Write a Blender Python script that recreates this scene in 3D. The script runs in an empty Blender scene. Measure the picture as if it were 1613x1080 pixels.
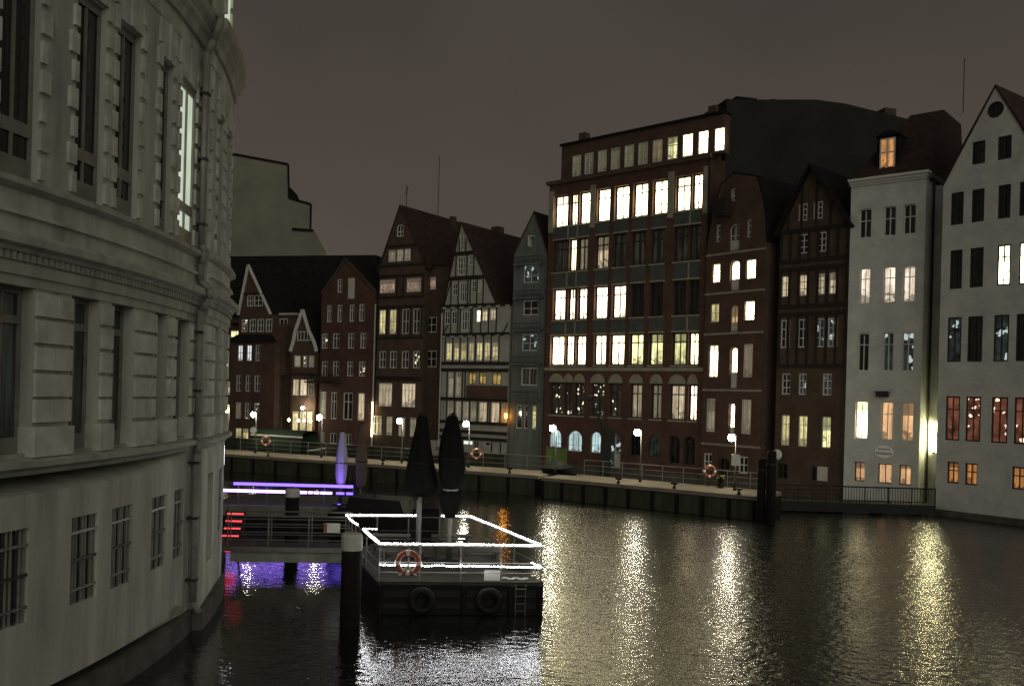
import bpy, math, random
from mathutils import Vector, Matrix
from mathutils.geometry import delaunay_2d_cdt
random.seed(7)
scene = bpy.context.scene
col = scene.collection

# ------------------------------------------------------------------ camera
F = 1450.0            # focal length in photo pixels (1613 wide)
CX, HY = 806.5, 620.0
ROLL = 0.027
H = 7.6               # eye height above the water
CR, SR = math.cos(ROLL), math.sin(ROLL)
cam_d = bpy.data.cameras.new('camera')
cam = bpy.data.objects.new('camera', cam_d); col.objects.link(cam)
cam_d.sensor_fit = 'HORIZONTAL'; cam_d.sensor_width = 36.0
cam_d.lens = 36.0 * F / 1613.0
cam_d.shift_y = (HY - 540.0) / 1613.0
cam_d.clip_start = 0.1; cam_d.clip_end = 3000
cam.matrix_world = Matrix.Translation((0, 0, H)) @ Matrix.Rotation(math.pi/2, 4, 'X') @ Matrix.Rotation(ROLL, 4, 'Z')
scene.camera = cam

# ------------------------------------------------------------------ world: lamp-lit overcast night sky
w = bpy.data.worlds.new('World'); scene.world = w; w.use_nodes = True
nt = w.node_tree; nt.nodes.clear()
o_ = nt.nodes.new('ShaderNodeOutputWorld'); bg = nt.nodes.new('ShaderNodeBackground')
tc = nt.nodes.new('ShaderNodeTexCoord'); sx = nt.nodes.new('ShaderNodeSeparateXYZ')
rp = nt.nodes.new('ShaderNodeValToRGB')
rp.color_ramp.elements[0].position = 0.0; rp.color_ramp.elements[0].color = (0.112, 0.088, 0.073, 1)
rp.color_ramp.elements[1].position = 0.45; rp.color_ramp.elements[1].color = (0.066, 0.056, 0.049, 1)
nz = nt.nodes.new('ShaderNodeTexNoise'); nz.inputs['Scale'].default_value = 3.5; nz.inputs['Detail'].default_value = 3
mx = nt.nodes.new('ShaderNodeMixRGB'); mx.blend_type = 'MULTIPLY'; mx.inputs[0].default_value = 0.34
nt.links.new(tc.outputs['Generated'], sx.inputs[0]); nt.links.new(sx.outputs['Z'], rp.inputs[0])
nt.links.new(tc.outputs['Generated'], nz.inputs['Vector'])
nt.links.new(rp.outputs[0], mx.inputs[1]); nt.links.new(nz.outputs[0], mx.inputs[2])
nt.links.new(mx.outputs[0], bg.inputs[0]); bg.inputs[1].default_value = 1.0
nt.links.new(bg.outputs[0], o_.inputs[0])

# one very soft lamp for the glow of the town behind the viewer
sd = bpy.data.lights.new('town_glow', 'SUN'); sd.energy = 0.60; sd.angle = math.radians(60); sd.color = (1.0, 0.98, 0.86)
sun = bpy.data.objects.new('town_glow', sd); col.objects.link(sun)
sun.rotation_euler = Vector((-0.28, 0.84, -0.36)).to_track_quat('-Z', 'Y').to_euler()

scene.view_settings.view_transform = 'Standard'; scene.view_settings.look = 'None'
scene.view_settings.exposure = 0.0; scene.view_settings.gamma = 1.0
scene.view_settings.use_curve_mapping = False
scene.render.engine = 'CYCLES'
scene.cycles.use_denoising = True; scene.cycles.denoising_prefilter = 'NONE'
scene.cycles.caustics_reflective = False; scene.cycles.caustics_refractive = False; scene.cycles.blur_glossy = 0.3
scene.cycles.max_bounces = 5; scene.cycles.diffuse_bounces = 2; scene.cycles.glossy_bounces = 3
scene.cycles.sample_clamp_indirect = 6.0
scene.cycles.use_light_tree = True

# ------------------------------------------------------------------ photo geometry -> metres
def ray(px, py):
    dx, v = px - CX, HY - py
    return Vector((dx*CR - v*SR, F, dx*SR + v*CR))
def at_depth(px, py, d):
    r = ray(px, py); t = d / F
    return Vector((r.x*t, d, H + r.z*t))
def at_z(px, py, z):
    r = ray(px, py); t = (z - H) / r.z
    return Vector((r.x*t, r.y*t, z))
ZM = {'b1': (840, 140, 4.153), 'b2': (840, 380, 4.909), 'b3': (840, 580, 4.909),
      'g1': (1090, 250, 4.319), 'g2': (1090, 480, 3.377), 'w1': (1310, 130, 3.274), 'w2': (1310, 450, 2.842),
      'l1': (340, 220, 4.153), 'l2': (340, 460, 3.857), 'm1': (580, 320, 4.911), 'm2': (580, 520, 4.321), 'p': (0, 0, 1.0)}
def zp(zid, x, y):
    ox, oy, s = ZM[zid]; return ox + x/s, oy + y/s

# ------------------------------------------------------------------ materials
MATS = {}
def newmat(name):
    m = bpy.data.materials.new(name); m.use_nodes = True
    nt = m.node_tree; b = nt.nodes['Principled BSDF']
    return m, nt, b
def N(nt, t, **kw):
    n = nt.nodes.new(t)
    for k, v in kw.items():
        if k in n.inputs.keys(): n.inputs[k].default_value = v
        else: setattr(n, k, v)
    return n
def objvec(nt, planar=False):
    c = N(nt, 'ShaderNodeTexCoord')
    if not planar: return c.outputs['Object']
    s = N(nt, 'ShaderNodeSeparateXYZ'); a = N(nt, 'ShaderNodeMath', operation='ADD'); k = N(nt, 'ShaderNodeCombineXYZ')
    nt.links.new(c.outputs['Object'], s.inputs[0])
    nt.links.new(s.outputs['X'], a.inputs[0]); nt.links.new(s.outputs['Y'], a.inputs[1])
    nt.links.new(a.outputs[0], k.inputs['X']); nt.links.new(s.outputs['Z'], k.inputs['Y'])
    return k.outputs[0]
def plain(name, c, rough=0.7, var=0.25, scale=1.5, bump=0.0, bscale=20, metal=0.0, streak=False, spec=0.3):
    m, nt, b = newmat(name)
    b.inputs['Roughness'].default_value = rough; b.inputs['Metallic'].default_value = metal
    b.inputs['Specular IOR Level'].default_value = spec
    v = objvec(nt)
    if streak:
        mp = N(nt, 'ShaderNodeMapping'); mp.inputs['Scale'].default_value = (1.6, 1.6, 0.22)
        nt.links.new(v, mp.inputs[0]); vv = mp.outputs[0]
    else: vv = v
    n = N(nt, 'ShaderNodeTexNoise', Scale=scale, Detail=6.0, Roughness=0.62)
    nt.links.new(vv, n.inputs['Vector'])
    r = N(nt, 'ShaderNodeValToRGB')
    r.color_ramp.elements[0].position = 0.3; r.color_ramp.elements[1].position = 0.72
    lo = [x*(1-var) for x in c]; hi = [min(1, x*(1+var*0.6)) for x in c]
    r.color_ramp.elements[0].color = (*lo, 1); r.color_ramp.elements[1].color = (*hi, 1)
    nt.links.new(n.outputs[0], r.inputs[0]); nt.links.new(r.outputs[0], b.inputs['Base Color'])
    if bump:
        n2 = N(nt, 'ShaderNodeTexNoise', Scale=bscale, Detail=4.0); nt.links.new(v, n2.inputs['Vector'])
        bp = N(nt, 'ShaderNodeBump', Distance=bump, Strength=1.0)
        nt.links.new(n2.outputs[0], bp.inputs['Height']); nt.links.new(bp.outputs[0], b.inputs['Normal'])
    MATS[name] = m; return m
def brick(name, c1, c2, mortar, bw=0.26, bh=0.085, var=0.35, rough=0.85, bump=0.008):
    m, nt, b = newmat(name); b.inputs['Roughness'].default_value = rough; b.inputs['Specular IOR Level'].default_value = 0.2
    v = objvec(nt, True)
    t = N(nt, 'ShaderNodeTexBrick', Scale=1.0)
    t.inputs['Brick Width'].default_value = bw; t.inputs['Row Height'].default_value = bh
    t.inputs['Mortar Size'].default_value = 0.011; t.inputs['Color1'].default_value = (*c1, 1)
    t.inputs['Color2'].default_value = (*c2, 1); t.inputs['Mortar'].default_value = (*mortar, 1)
    nt.links.new(v, t.inputs['Vector'])
    n = N(nt, 'ShaderNodeTexNoise', Scale=0.55, Detail=7.0, Roughness=0.65); nt.links.new(v, n.inputs['Vector'])
    r = N(nt, 'ShaderNodeValToRGB'); r.color_ramp.elements[0].position = 0.32; r.color_ramp.elements[1].position = 0.7
    r.color_ramp.elements[0].color = (1-var, 1-var, 1-var, 1); r.color_ramp.elements[1].color = (1.15, 1.1, 1.05, 1)
    nt.links.new(n.outputs[0], r.inputs[0])
    mx = N(nt, 'ShaderNodeMixRGB', blend_type='MULTIPLY'); mx.inputs[0].default_value = 1
    nt.links.new(t.outputs['Color'], mx.inputs[1]); nt.links.new(r.outputs[0], mx.inputs[2])
    nt.links.new(mx.outputs[0], b.inputs['Base Color'])
    bp = N(nt, 'ShaderNodeBump', Distance=bump, Strength=0.8, invert=True)
    nt.links.new(t.outputs['Fac'], bp.inputs['Height']); nt.links.new(bp.outputs[0], b.inputs['Normal'])
    MATS[name] = m; return m
def lit(name, c, strength, streak=0.5, blob=0.4, base=(0.3, 0.28, 0.22), fold=5.0, room=True):
    """a lit window: curtains hang in folds, furniture and people make it uneven"""
    m, nt, b = newmat(name)
    b.inputs['Base Color'].default_value = (*base, 1); b.inputs['Roughness'].default_value = 0.35
    v = objvec(nt)
    mp = N(nt, 'ShaderNodeMapping'); mp.inputs['Scale'].default_value = (fold, fold, 0.25); nt.links.new(v, mp.inputs[0])
    n1 = N(nt, 'ShaderNodeTexNoise', Scale=1.0, Detail=3.0); nt.links.new(mp.outputs[0], n1.inputs['Vector'])
    mr1 = N(nt, 'ShaderNodeMapRange'); mr1.inputs['From Min'].default_value = 0.36; mr1.inputs['From Max'].default_value = 0.62
    mr1.inputs['To Min'].default_value = 1.0 - streak; nt.links.new(n1.outputs[0], mr1.inputs['Value'])
    n2 = N(nt, 'ShaderNodeTexNoise', Scale=1.3, Detail=4.0, Roughness=0.6); nt.links.new(v, n2.inputs['Vector'])
    mr2 = N(nt, 'ShaderNodeMapRange'); mr2.inputs['From Min'].default_value = 0.38; mr2.inputs['From Max'].default_value = 0.6
    mr2.inputs['To Min'].default_value = 1.0 - blob; nt.links.new(n2.outputs[0], mr2.inputs['Value'])
    oi = N(nt, 'ShaderNodeObjectInfo')
    mr3 = N(nt, 'ShaderNodeMapRange'); mr3.inputs['To Min'].default_value = 0.5; mr3.inputs['To Max'].default_value = 1.25
    nt.links.new(oi.outputs['Random'], mr3.inputs['Value'])
    tcg = N(nt, 'ShaderNodeTexCoord'); sz = N(nt, 'ShaderNodeSeparateXYZ'); nt.links.new(tcg.outputs['Generated'], sz.inputs[0])
    wn = N(nt, 'ShaderNodeTexWhiteNoise', noise_dimensions='1D'); nt.links.new(oi.outputs['Random'], wn.inputs['W'])
    sc_ = N(nt, 'ShaderNodeSeparateColor'); nt.links.new(wn.outputs['Color'], sc_.inputs[0])
    th = N(nt, 'ShaderNodeMapRange'); th.inputs['To Min'].default_value = 0.55; th.inputs['To Max'].default_value = 1.35; nt.links.new(sc_.outputs[0], th.inputs['Value'])
    gt = N(nt, 'ShaderNodeMath', operation='GREATER_THAN'); nt.links.new(sz.outputs['Z'], gt.inputs[0]); nt.links.new(th.outputs[0], gt.inputs[1])
    bl_ = N(nt, 'ShaderNodeMapRange'); bl_.inputs['To Min'].default_value = 1.0; bl_.inputs['To Max'].default_value = 0.30; nt.links.new(gt.outputs[0], bl_.inputs['Value'])
    nf = N(nt, 'ShaderNodeTexNoise', Scale=2.6, Detail=2.0); nt.links.new(v, nf.inputs['Vector'])
    fh = N(nt, 'ShaderNodeMapRange'); fh.inputs['From Min'].default_value = 0.35; fh.inputs['From Max'].default_value = 0.75; fh.inputs['To Min'].default_value = -0.12; fh.inputs['To Max'].default_value = 0.55; nt.links.new(nf.outputs[0], fh.inputs['Value'])
    lf = N(nt, 'ShaderNodeMath', operation='LESS_THAN'); nt.links.new(sz.outputs['Z'], lf.inputs[0]); nt.links.new(fh.outputs[0], lf.inputs[1])
    fu = N(nt, 'ShaderNodeMapRange'); fu.inputs['To Min'].default_value = 1.0; fu.inputs['To Max'].default_value = 0.28; nt.links.new(lf.outputs[0], fu.inputs['Value'])
    bf = N(nt, 'ShaderNodeMath', operation='MULTIPLY'); nt.links.new(bl_.outputs[0], bf.inputs[0]); nt.links.new(fu.outputs[0], bf.inputs[1])
    m0 = N(nt, 'ShaderNodeMath', operation='MULTIPLY'); nt.links.new(mr1.outputs[0], m0.inputs[0]); nt.links.new(bf.outputs[0], m0.inputs[1])
    if room: mr1 = m0
    a = N(nt, 'ShaderNodeMath', operation='MULTIPLY'); nt.links.new(mr1.outputs[0], a.inputs[0]); nt.links.new(mr2.outputs[0], a.inputs[1])
    a2 = N(nt, 'ShaderNodeMath', operation='MULTIPLY'); nt.links.new(a.outputs[0], a2.inputs[0]); nt.links.new(mr3.outputs[0], a2.inputs[1])
    a3 = N(nt, 'ShaderNodeMath', operation='MULTIPLY'); nt.links.new(a2.outputs[0], a3.inputs[0]); a3.inputs[1].default_value = strength
    b.inputs['Emission Color'].default_value = (*c, 1); nt.links.new(a3.outputs[0], b.inputs['Emission Strength'])
    MATS[name] = m; return m
def sparkle(name, c, strength, spot, spotc=(1, 0.85, 0.6), base=(0.012, 0.012, 0.011), dens=2.2):
    """a dim pane; painted glowing dots stand for room lamps and reflected sparkles"""
    m, nt, b = newmat(name)
    b.inputs['Base Color'].default_value = (*base, 1); b.inputs['Roughness'].default_value = 0.08
    v = objvec(nt)
    vo = N(nt, 'ShaderNodeTexVoronoi', Scale=dens); nt.links.new(v, vo.inputs['Vector'])
    n0 = N(nt, 'ShaderNodeTexNoise', Scale=3.0); nt.links.new(v, n0.inputs['Vector'])
    lt = N(nt, 'ShaderNodeMath', operation='LESS_THAN'); nt.links.new(vo.outputs['Distance'], lt.inputs[0])
    mm = N(nt, 'ShaderNodeMapRange'); mm.inputs['From Min'].default_value = 0.4; mm.inputs['From Max'].default_value = 0.65
    mm.inputs['To Min'].default_value = 0.05; mm.inputs['To Max'].default_value = 0.42
    nt.links.new(n0.outputs[0], mm.inputs['Value']); nt.links.new(mm.outputs[0], lt.inputs[1])
    n2 = N(nt, 'ShaderNodeTexNoise', Scale=1.6, Detail=3.0); nt.links.new(v, n2.inputs['Vector'])
    mr = N(nt, 'ShaderNodeMapRange'); mr.inputs['From Min'].default_value = 0.25; mr.inputs['From Max'].default_value = 0.75; mr.inputs['To Max'].default_value = strength
    nt.links.new(n2.outputs[0], mr.inputs['Value'])
    mc = N(nt, 'ShaderNodeMixRGB'); nt.links.new(lt.outputs[0], mc.inputs[0]); mc.inputs[1].default_value = (*c, 1); mc.inputs[2].default_value = (*spotc, 1)
    ms = N(nt, 'ShaderNodeMix'); nt.links.new(lt.outputs[0], ms.inputs[0]); nt.links.new(mr.outputs[0], ms.inputs[2]); ms.inputs[3].default_value = spot
    nt.links.new(mc.outputs[0], b.inputs['Emission Color']); nt.links.new(ms.outputs[0], b.inputs['Emission Strength'])
    MATS[name] = m; return m
def emit(name, c, s):
    m, nt, b = newmat(name); b.inputs['Base Color'].default_value = (0.6, 0.6, 0.6, 1)
    b.inputs['Emission Color'].default_value = (*c, 1); b.inputs['Emission Strength'].default_value = s
    MATS[name] = m; return m

plain('stucco', (0.52, 0.52, 0.45), 0.85, 0.42, 0.7, 0.006, 25, streak=True)
plain('stucco_block', (0.56, 0.56, 0.49), 0.85, 0.38, 1.2, 0.006, 25)
plain('plinth_stone', (0.11, 0.105, 0.085), 0.8, 0.5, 1.3, 0.02, 8)
plain('cornice_stucco', (0.42, 0.41, 0.35), 0.85, 0.35, 0.9, 0.004, 25, streak=True)
plain('pipe_zinc', (0.26, 0.25, 0.21), 0.55, 0.3, 2.0)
brick('white_brick', (0.71, 0.735, 0.70), (0.64, 0.665, 0.635), (0.55, 0.59, 0.57), 0.26, 0.085, 0.2)
brick('red_brick', (0.125, 0.060, 0.046), (0.09, 0.046, 0.038), (0.12, 0.09, 0.07))
brick('rust_brick', (0.125, 0.070, 0.053), (0.092, 0.053, 0.043), (0.12, 0.095, 0.075))
brick('brown_brick', (0.12, 0.078, 0.055), (0.09, 0.06, 0.045), (0.10, 0.08, 0.065))
brick('grey_brick', (0.12, 0.12, 0.10), (0.09, 0.09, 0.08), (0.11, 0.11, 0.10))
plain('grey_render', (0.15, 0.17, 0.155), 0.85, 0.35, 0.8, streak=True)
plain('firewall_render', (0.23, 0.225, 0.165), 0.9, 0.2, 0.25)
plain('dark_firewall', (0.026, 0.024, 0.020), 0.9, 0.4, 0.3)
plain('pale_stone', (0.30, 0.28, 0.21), 0.8, 0.3, 1.2)
plain('spandrel_grey', (0.085, 0.09, 0.085), 0.7, 0.3, 1.0)
plain('infill_white', (0.37, 0.37, 0.32), 0.85, 0.22, 1.1)
plain('timber_dark', (0.028, 0.022, 0.018), 0.8, 0.4, 3.0)
plain('roof_tile', (0.045, 0.026, 0.020), 0.85, 0.5, 1.8, 0.03, 5)
plain('roof_slate', (0.018, 0.017, 0.016), 0.9, 0.4, 1.5, spec=0.1)
plain('white_paint', (0.66, 0.66, 0.62), 0.5, 0.12, 3.0)
plain('sign_white', (0.92, 0.93, 0.92), 0.5, 0.05, 3.0)
plain('dark_frame', (0.035, 0.035, 0.03), 0.6, 0.2, 3.0)
plain('brown_frame', (0.09, 0.05, 0.03), 0.6, 0.3, 3.0)
plain('white_board', (0.55, 0.54, 0.48), 0.6, 0.15, 2.0)
plain('quay_base', (0.05, 0.055, 0.04), 0.85, 0.5, 0.9, 0.02, 6)
plain('deck_concrete', (0.27, 0.23, 0.175), 0.85, 0.28, 0.8, 0.004, 20)
plain('fender_wood', (0.060, 0.068, 0.040), 0.8, 0.45, 1.2, 0.01, 10, streak=True)
plain('grille_grey', (0.15, 0.15, 0.13), 0.7, 0.2, 3.0)
plain('steel_dark', (0.03, 0.03, 0.028), 0.5, 0.3, 3.0, metal=0.3)
plain('steel_grey', (0.20, 0.19, 0.165), 0.45, 0.25, 3.0, metal=0.5)
plain('girder_grey', (0.27, 0.27, 0.22), 0.7, 0.3, 1.5, streak=True)
plain('hull_black', (0.008, 0.008, 0.007), 0.6, 0.4, 1.5, 0.004, 12)
plain('hull_timber', (0.007, 0.007, 0.0055), 0.8, 0.4, 2.0, 0.006, 12)
plain('deck_timber', (0.045, 0.038, 0.028), 0.75, 0.35, 2.5)
plain('rubber', (0.010, 0.010, 0.010), 0.7, 0.3, 4.0)
plain('canvas_black', (0.010, 0.010, 0.009), 0.9, 0.35, 2.0, 0.01, 14, spec=0.1)
plain('canvas_tan', (0.15, 0.11, 0.085), 0.9, 0.3, 2.0)
plain('canvas_white', (0.55, 0.53, 0.60), 0.9, 0.15, 2.0)
plain('tarp_green', (0.018, 0.034, 0.021), 0.8, 0.4, 1.5)
plain('box_green', (0.08, 0.12, 0.03), 0.7, 0.3, 1.5)
plain('tarp_black', (0.012, 0.012, 0.013), 0.7, 0.3, 1.5)
plain('ring_orange', (0.30, 0.085, 0.05), 0.6, 0.15, 4.0)
plain('pile_wood', (0.010, 0.009, 0.007), 0.85, 0.45, 2.0, 0.01, 10)
plain('mud_ground', (0.05, 0.045, 0.035), 0.95, 0.4, 0.5)
plain('yellow_cloth', (0.5, 0.38, 0.05), 0.8, 0.3, 3.0)
plain('red_cloth', (0.45, 0.05, 0.04), 0.8, 0.3, 3.0)
plain('sign_text', (0.09, 0.13, 0.13), 0.7, 0.1, 3.0)
def glass(name, c, r=0.06):
    m, nt, b = newmat(name); b.inputs['Base Color'].default_value = (*c, 1); b.inputs['Roughness'].default_value = r
    b.inputs['Specular IOR Level'].default_value = 0.6
    v = objvec(nt); mp = N(nt, 'ShaderNodeMapping'); mp.inputs['Scale'].default_value = (5, 5, 0.3); nt.links.new(v, mp.inputs[0])
    n = N(nt, 'ShaderNodeTexNoise', Scale=1.0, Detail=3.0); nt.links.new(mp.outputs[0], n.inputs['Vector'])
    r_ = N(nt, 'ShaderNodeValToRGB'); r_.color_ramp.elements[0].position = 0.42; r_.color_ramp.elements[1].position = 0.66
    r_.color_ramp.elements[0].color = (*[x*0.4 for x in c], 1); r_.color_ramp.elements[1].color = (*[x*2.2 for x in c], 1)
    nt.links.new(n.outputs[0], r_.inputs[0]); nt.links.new(r_.outputs[0], b.inputs['Base Color'])
    MATS[name] = m
glass('glass_dark', (0.020, 0.020, 0.018)); glass('glass_curtain', (0.10, 0.10, 0.085), 0.15)
glass('glass_teal', (0.07, 0.085, 0.075), 0.12)
lit('lit_w', (1.0, 0.87, 0.46), 13.0, 0.55, 0.4)
lit('lit_W', (1.0, 0.90, 0.52), 21.0, 0.45, 0.35)
lit('lit_y', (1.0, 0.84, 0.38), 1.0, 0.6, 0.45)
lit('lit_Y', (0.95, 0.92, 0.42), 2.6, 0.7, 0.5)
lit('lit_b', (0.95, 0.78, 0.50), 0.30, 0.6, 0.4)
lit('lit_k', (1.0, 0.80, 0.52), 0.95, 0.7, 0.3, fold=9.0)
lit('lit_p', (1.0, 0.82, 0.56), 11.0, 0.5, 0.4)
lit('lit_h', (1.0, 0.84, 0.66), 1.3, 0.5, 0.4)
lit('lit_q', (1.0, 0.62, 0.44), 0.55, 0.45, 0.5)
lit('lit_o', (1.0, 0.40, 0.10), 0.75, 0.5, 0.4)
lit('lit_O', (1.0, 0.55, 0.26), 1.1, 0.5, 0.35)
lit('lit_a', (1.0, 0.66, 0.14), 0.75, 0.6, 0.4)
lit('lit_c', (0.66, 0.95, 1.0), 1.15, 0.55, 0.4)
lit('lit_u', (0.85, 0.92, 1.0), 1.2, 0.3, 0.3)
lit('lit_g', (0.62, 0.62, 0.28), 0.13, 0.5, 0.4)
lit('lit_n', (0.80, 0.92, 0.74), 1.0, 0.1, 0.15, room=False)
lit('lit_m', (1.0, 0.72, 0.30), 0.16, 0.6, 0.4)
sparkle('lit_x', (0.9, 0.75, 0.5), 0.03, 1.6)  # reflected sparkles of dark panes, painted as glowing dots
sparkle('lit_X', (0.6, 0.8, 0.75), 0.05, 0.55, (0.85, 1, 0.92), dens=1.15)  # pale glowing dots painted into dark panes
sparkle('lit_s', (0.9, 0.30, 0.17), 0.26, 1.8, (1.0, 0.72, 0.5), dens=1.9)
sparkle('lit_S', (1.0, 0.20, 0.06), 0.40, 1.5, (1.0, 0.6, 0.3), dens=1.4)
emit('lamp_white', (1.0, 0.94, 0.70), 150.0)
emit('lamp_warm', (1.0, 0.80, 0.42), 22.0)
emit('led_white', (0.96, 0.97, 1.0), 42.0)
emit('led_purple', (0.12, 0.06, 1.0), 4.2)
emit('led_violet_white', (0.40, 0.22, 1.0), 8.0)
emit('led_red', (1.0, 0.025, 0.04), 2.6)
emit('tube_white', (0.92, 0.90, 1.0), 9.0)
emit('lamp_yellowgreen', (1.0, 0.91, 0.48), 105.0)
emit('lamp_orange', (1.0, 0.36, 0.04), 55.0)
def M(k): return MATS[k]
LIT = {'d': 'glass_dark', 'D': 'glass_curtain'}
def litmat(k): return MATS[LIT.get(k, 'lit_' + k)]

# ------------------------------------------------------------------ mesh helpers
class MB:
    def __init__(s): s.v = []; s.f = []
    def box(s, x0, x1, y0, y1, z0, z1):
        b = len(s.v)
        s.v += [(x, y, z) for z in (z0, z1) for y in (y0, y1) for x in (x0, x1)]
        s.f += [tuple(b+i for i in q) for q in ((0,2,3,1),(4,5,7,6),(0,1,5,4),(2,6,7,3),(0,4,6,2),(1,3,7,5))]
        return s
    def hexa(s, pts):
        b = len(s.v); s.v += [tuple(p) for p in pts]
        s.f += [tuple(b+i for i in q) for q in ((0,2,3,1),(4,5,7,6),(0,1,5,4),(2,6,7,3),(0,4,6,2),(1,3,7,5))]
        return s
    def tube(s, p, q, r, n=8, r2=None):
        p, q = Vector(p), Vector(q); r2 = r if r2 is None else r2
        d = (q-p).normalized(); a = d.orthogonal().normalized(); c = d.cross(a); b = len(s.v)
        for i in range(n):
            t = 2*math.pi*i/n; e = a*math.cos(t)+c*math.sin(t)
            s.v.append(tuple(p+e*r)); s.v.append(tuple(q+e*r2))
        for i in range(n):
            j = (i+1) % n; s.f.append((b+2*i, b+2*j, b+2*j+1, b+2*i+1))
        s.f.append(tuple(b+2*i for i in range(n))[::-1]); s.f.append(tuple(b+2*i+1 for i in range(n)))
        return s
    def path(s, pts, r, n=8):
        for a, b in zip(pts, pts[1:]): s.tube(a, b, r, n)
        return s
    def lathe(s, prof, n=16, c=(0, 0, 0), fold=None):
        b = len(s.v)
        for k, (r, z) in enumerate(prof):
            for i in range(n):
                t = 2*math.pi*i/n; rr = r*(fold(t, z, r) if fold else 1)
                s.v.append((c[0]+rr*math.cos(t), c[1]+rr*math.sin(t), c[2]+z))
        for k in range(len(prof)-1):
            for i in range(n):
                j = (i+1) % n
                s.f.append((b+k*n+i, b+k*n+j, b+(k+1)*n+j, b+(k+1)*n+i))
        s.f.append(tuple(b+i for i in range(n))[::-1]); s.f.append(tuple(b+(len(prof)-1)*n+i for i in range(n)))
        return s
    def torus(s, c, ax, R, r, n=20, m=8, a0=0, a1=2*math.pi):
        c = Vector(c); ax = Vector(ax).normalized(); u = ax.orthogonal().normalized(); v = ax.cross(u); b = len(s.v)
        full = abs(a1-a0-2*math.pi) < 1e-6; nn = n if full else n+1
        for i in range(nn):
            t = a0+(a1-a0)*i/n; e = u*math.cos(t)+v*math.sin(t)
            for j in range(m):
                q = 2*math.pi*j/m; s.v.append(tuple(c+e*(R+r*math.cos(q))+ax*(r*math.sin(q))))
        for i in range(n if full else n):
            i2 = (i+1) % nn
            for j in range(m):
                j2 = (j+1) % m; s.f.append((b+i*m+j, b+i2*m+j, b+i2*m+j2, b+i*m+j2))
        return s
    def prism(s, poly, y0, y1):
        """(x, z) polygon pushed from y0 to y1"""
        b = len(s.v); n = len(poly)
        s.v += [(x, y0, z) for x, z in poly] + [(x, y1, z) for x, z in poly]
        s.f.append(tuple(range(b, b+n))); s.f.append(tuple(range(b+n, b+2*n))[::-1])
        for i in range(n):
            j = (i+1) % n; s.f.append((b+i, b+n+i, b+n+j, b+j))
        return s
    def build(s, name, mat, parent=None, smooth=False, loc=None):
        me = bpy.data.meshes.new(name); me.from_pydata(s.v, [], s.f)
        me.materials.append(M(mat) if isinstance(mat, str) else mat)
        if smooth: me.polygons.foreach_set('use_smooth', [True]*len(me.polygons))
        me.update()
        o = bpy.data.objects.new(name, me); col.objects.link(o); o.parent = parent
        if loc is not None: o.location = loc
        return o
def empty(name, loc=(0, 0, 0), rz=0.0):
    o = bpy.data.objects.new(name, None); col.objects.link(o); o.location = loc; o.rotation_euler = (0, 0, rz)
    o.empty_display_size = 0.3; return o
def tag(o, label, cat, group=None, kind=None):
    o['label'] = label; o['category'] = cat
    if group: o['group'] = group
    if kind: o['kind'] = kind
    return o
def struct(o): o['kind'] = 'structure'; return o
def clone(root, loc=None, rz=None, parent=None):
    c = root.copy(); col.objects.link(c); c.parent = parent
    if loc is not None: c.location = loc
    if rz is not None: c.rotation_euler = (0, 0, rz)
    for ch in list(root.children): clone(ch, parent=c)
    return c
def inside(p, poly):
    x, y = p; c = False; n = len(poly); j = n-1
    for i in range(n):
        xi, yi = poly[i]; xj, yj = poly[j]
        if (yi > y) != (yj > y) and x < (xj-xi)*(y-yi)/(yj-yi)+xi: c = not c
        j = i
    return c
def pierced(outline, holes, extra=()):
    """triangles of an outline with holes cut out"""
    vs, es = [], []
    for poly in [outline]+holes:
        b = len(vs); vs += [Vector(p) for p in poly]; n = len(poly)
        es += [(b+i, b+(i+1) % n) for i in range(n)]
    vs += [Vector(p) for p in extra]
    ov, oe, of, *_ = delaunay_2d_cdt(vs, es, [], 0, 1e-5)
    tris = []
    for f in of:
        c = sum((ov[i] for i in f), Vector((0, 0)))/len(f); c = (c.x, c.y)
        if inside(c, outline) and not any(inside(c, h) for h in holes): tris.append(tuple(f))
    return [(p.x, p.y) for p in ov], tris

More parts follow.
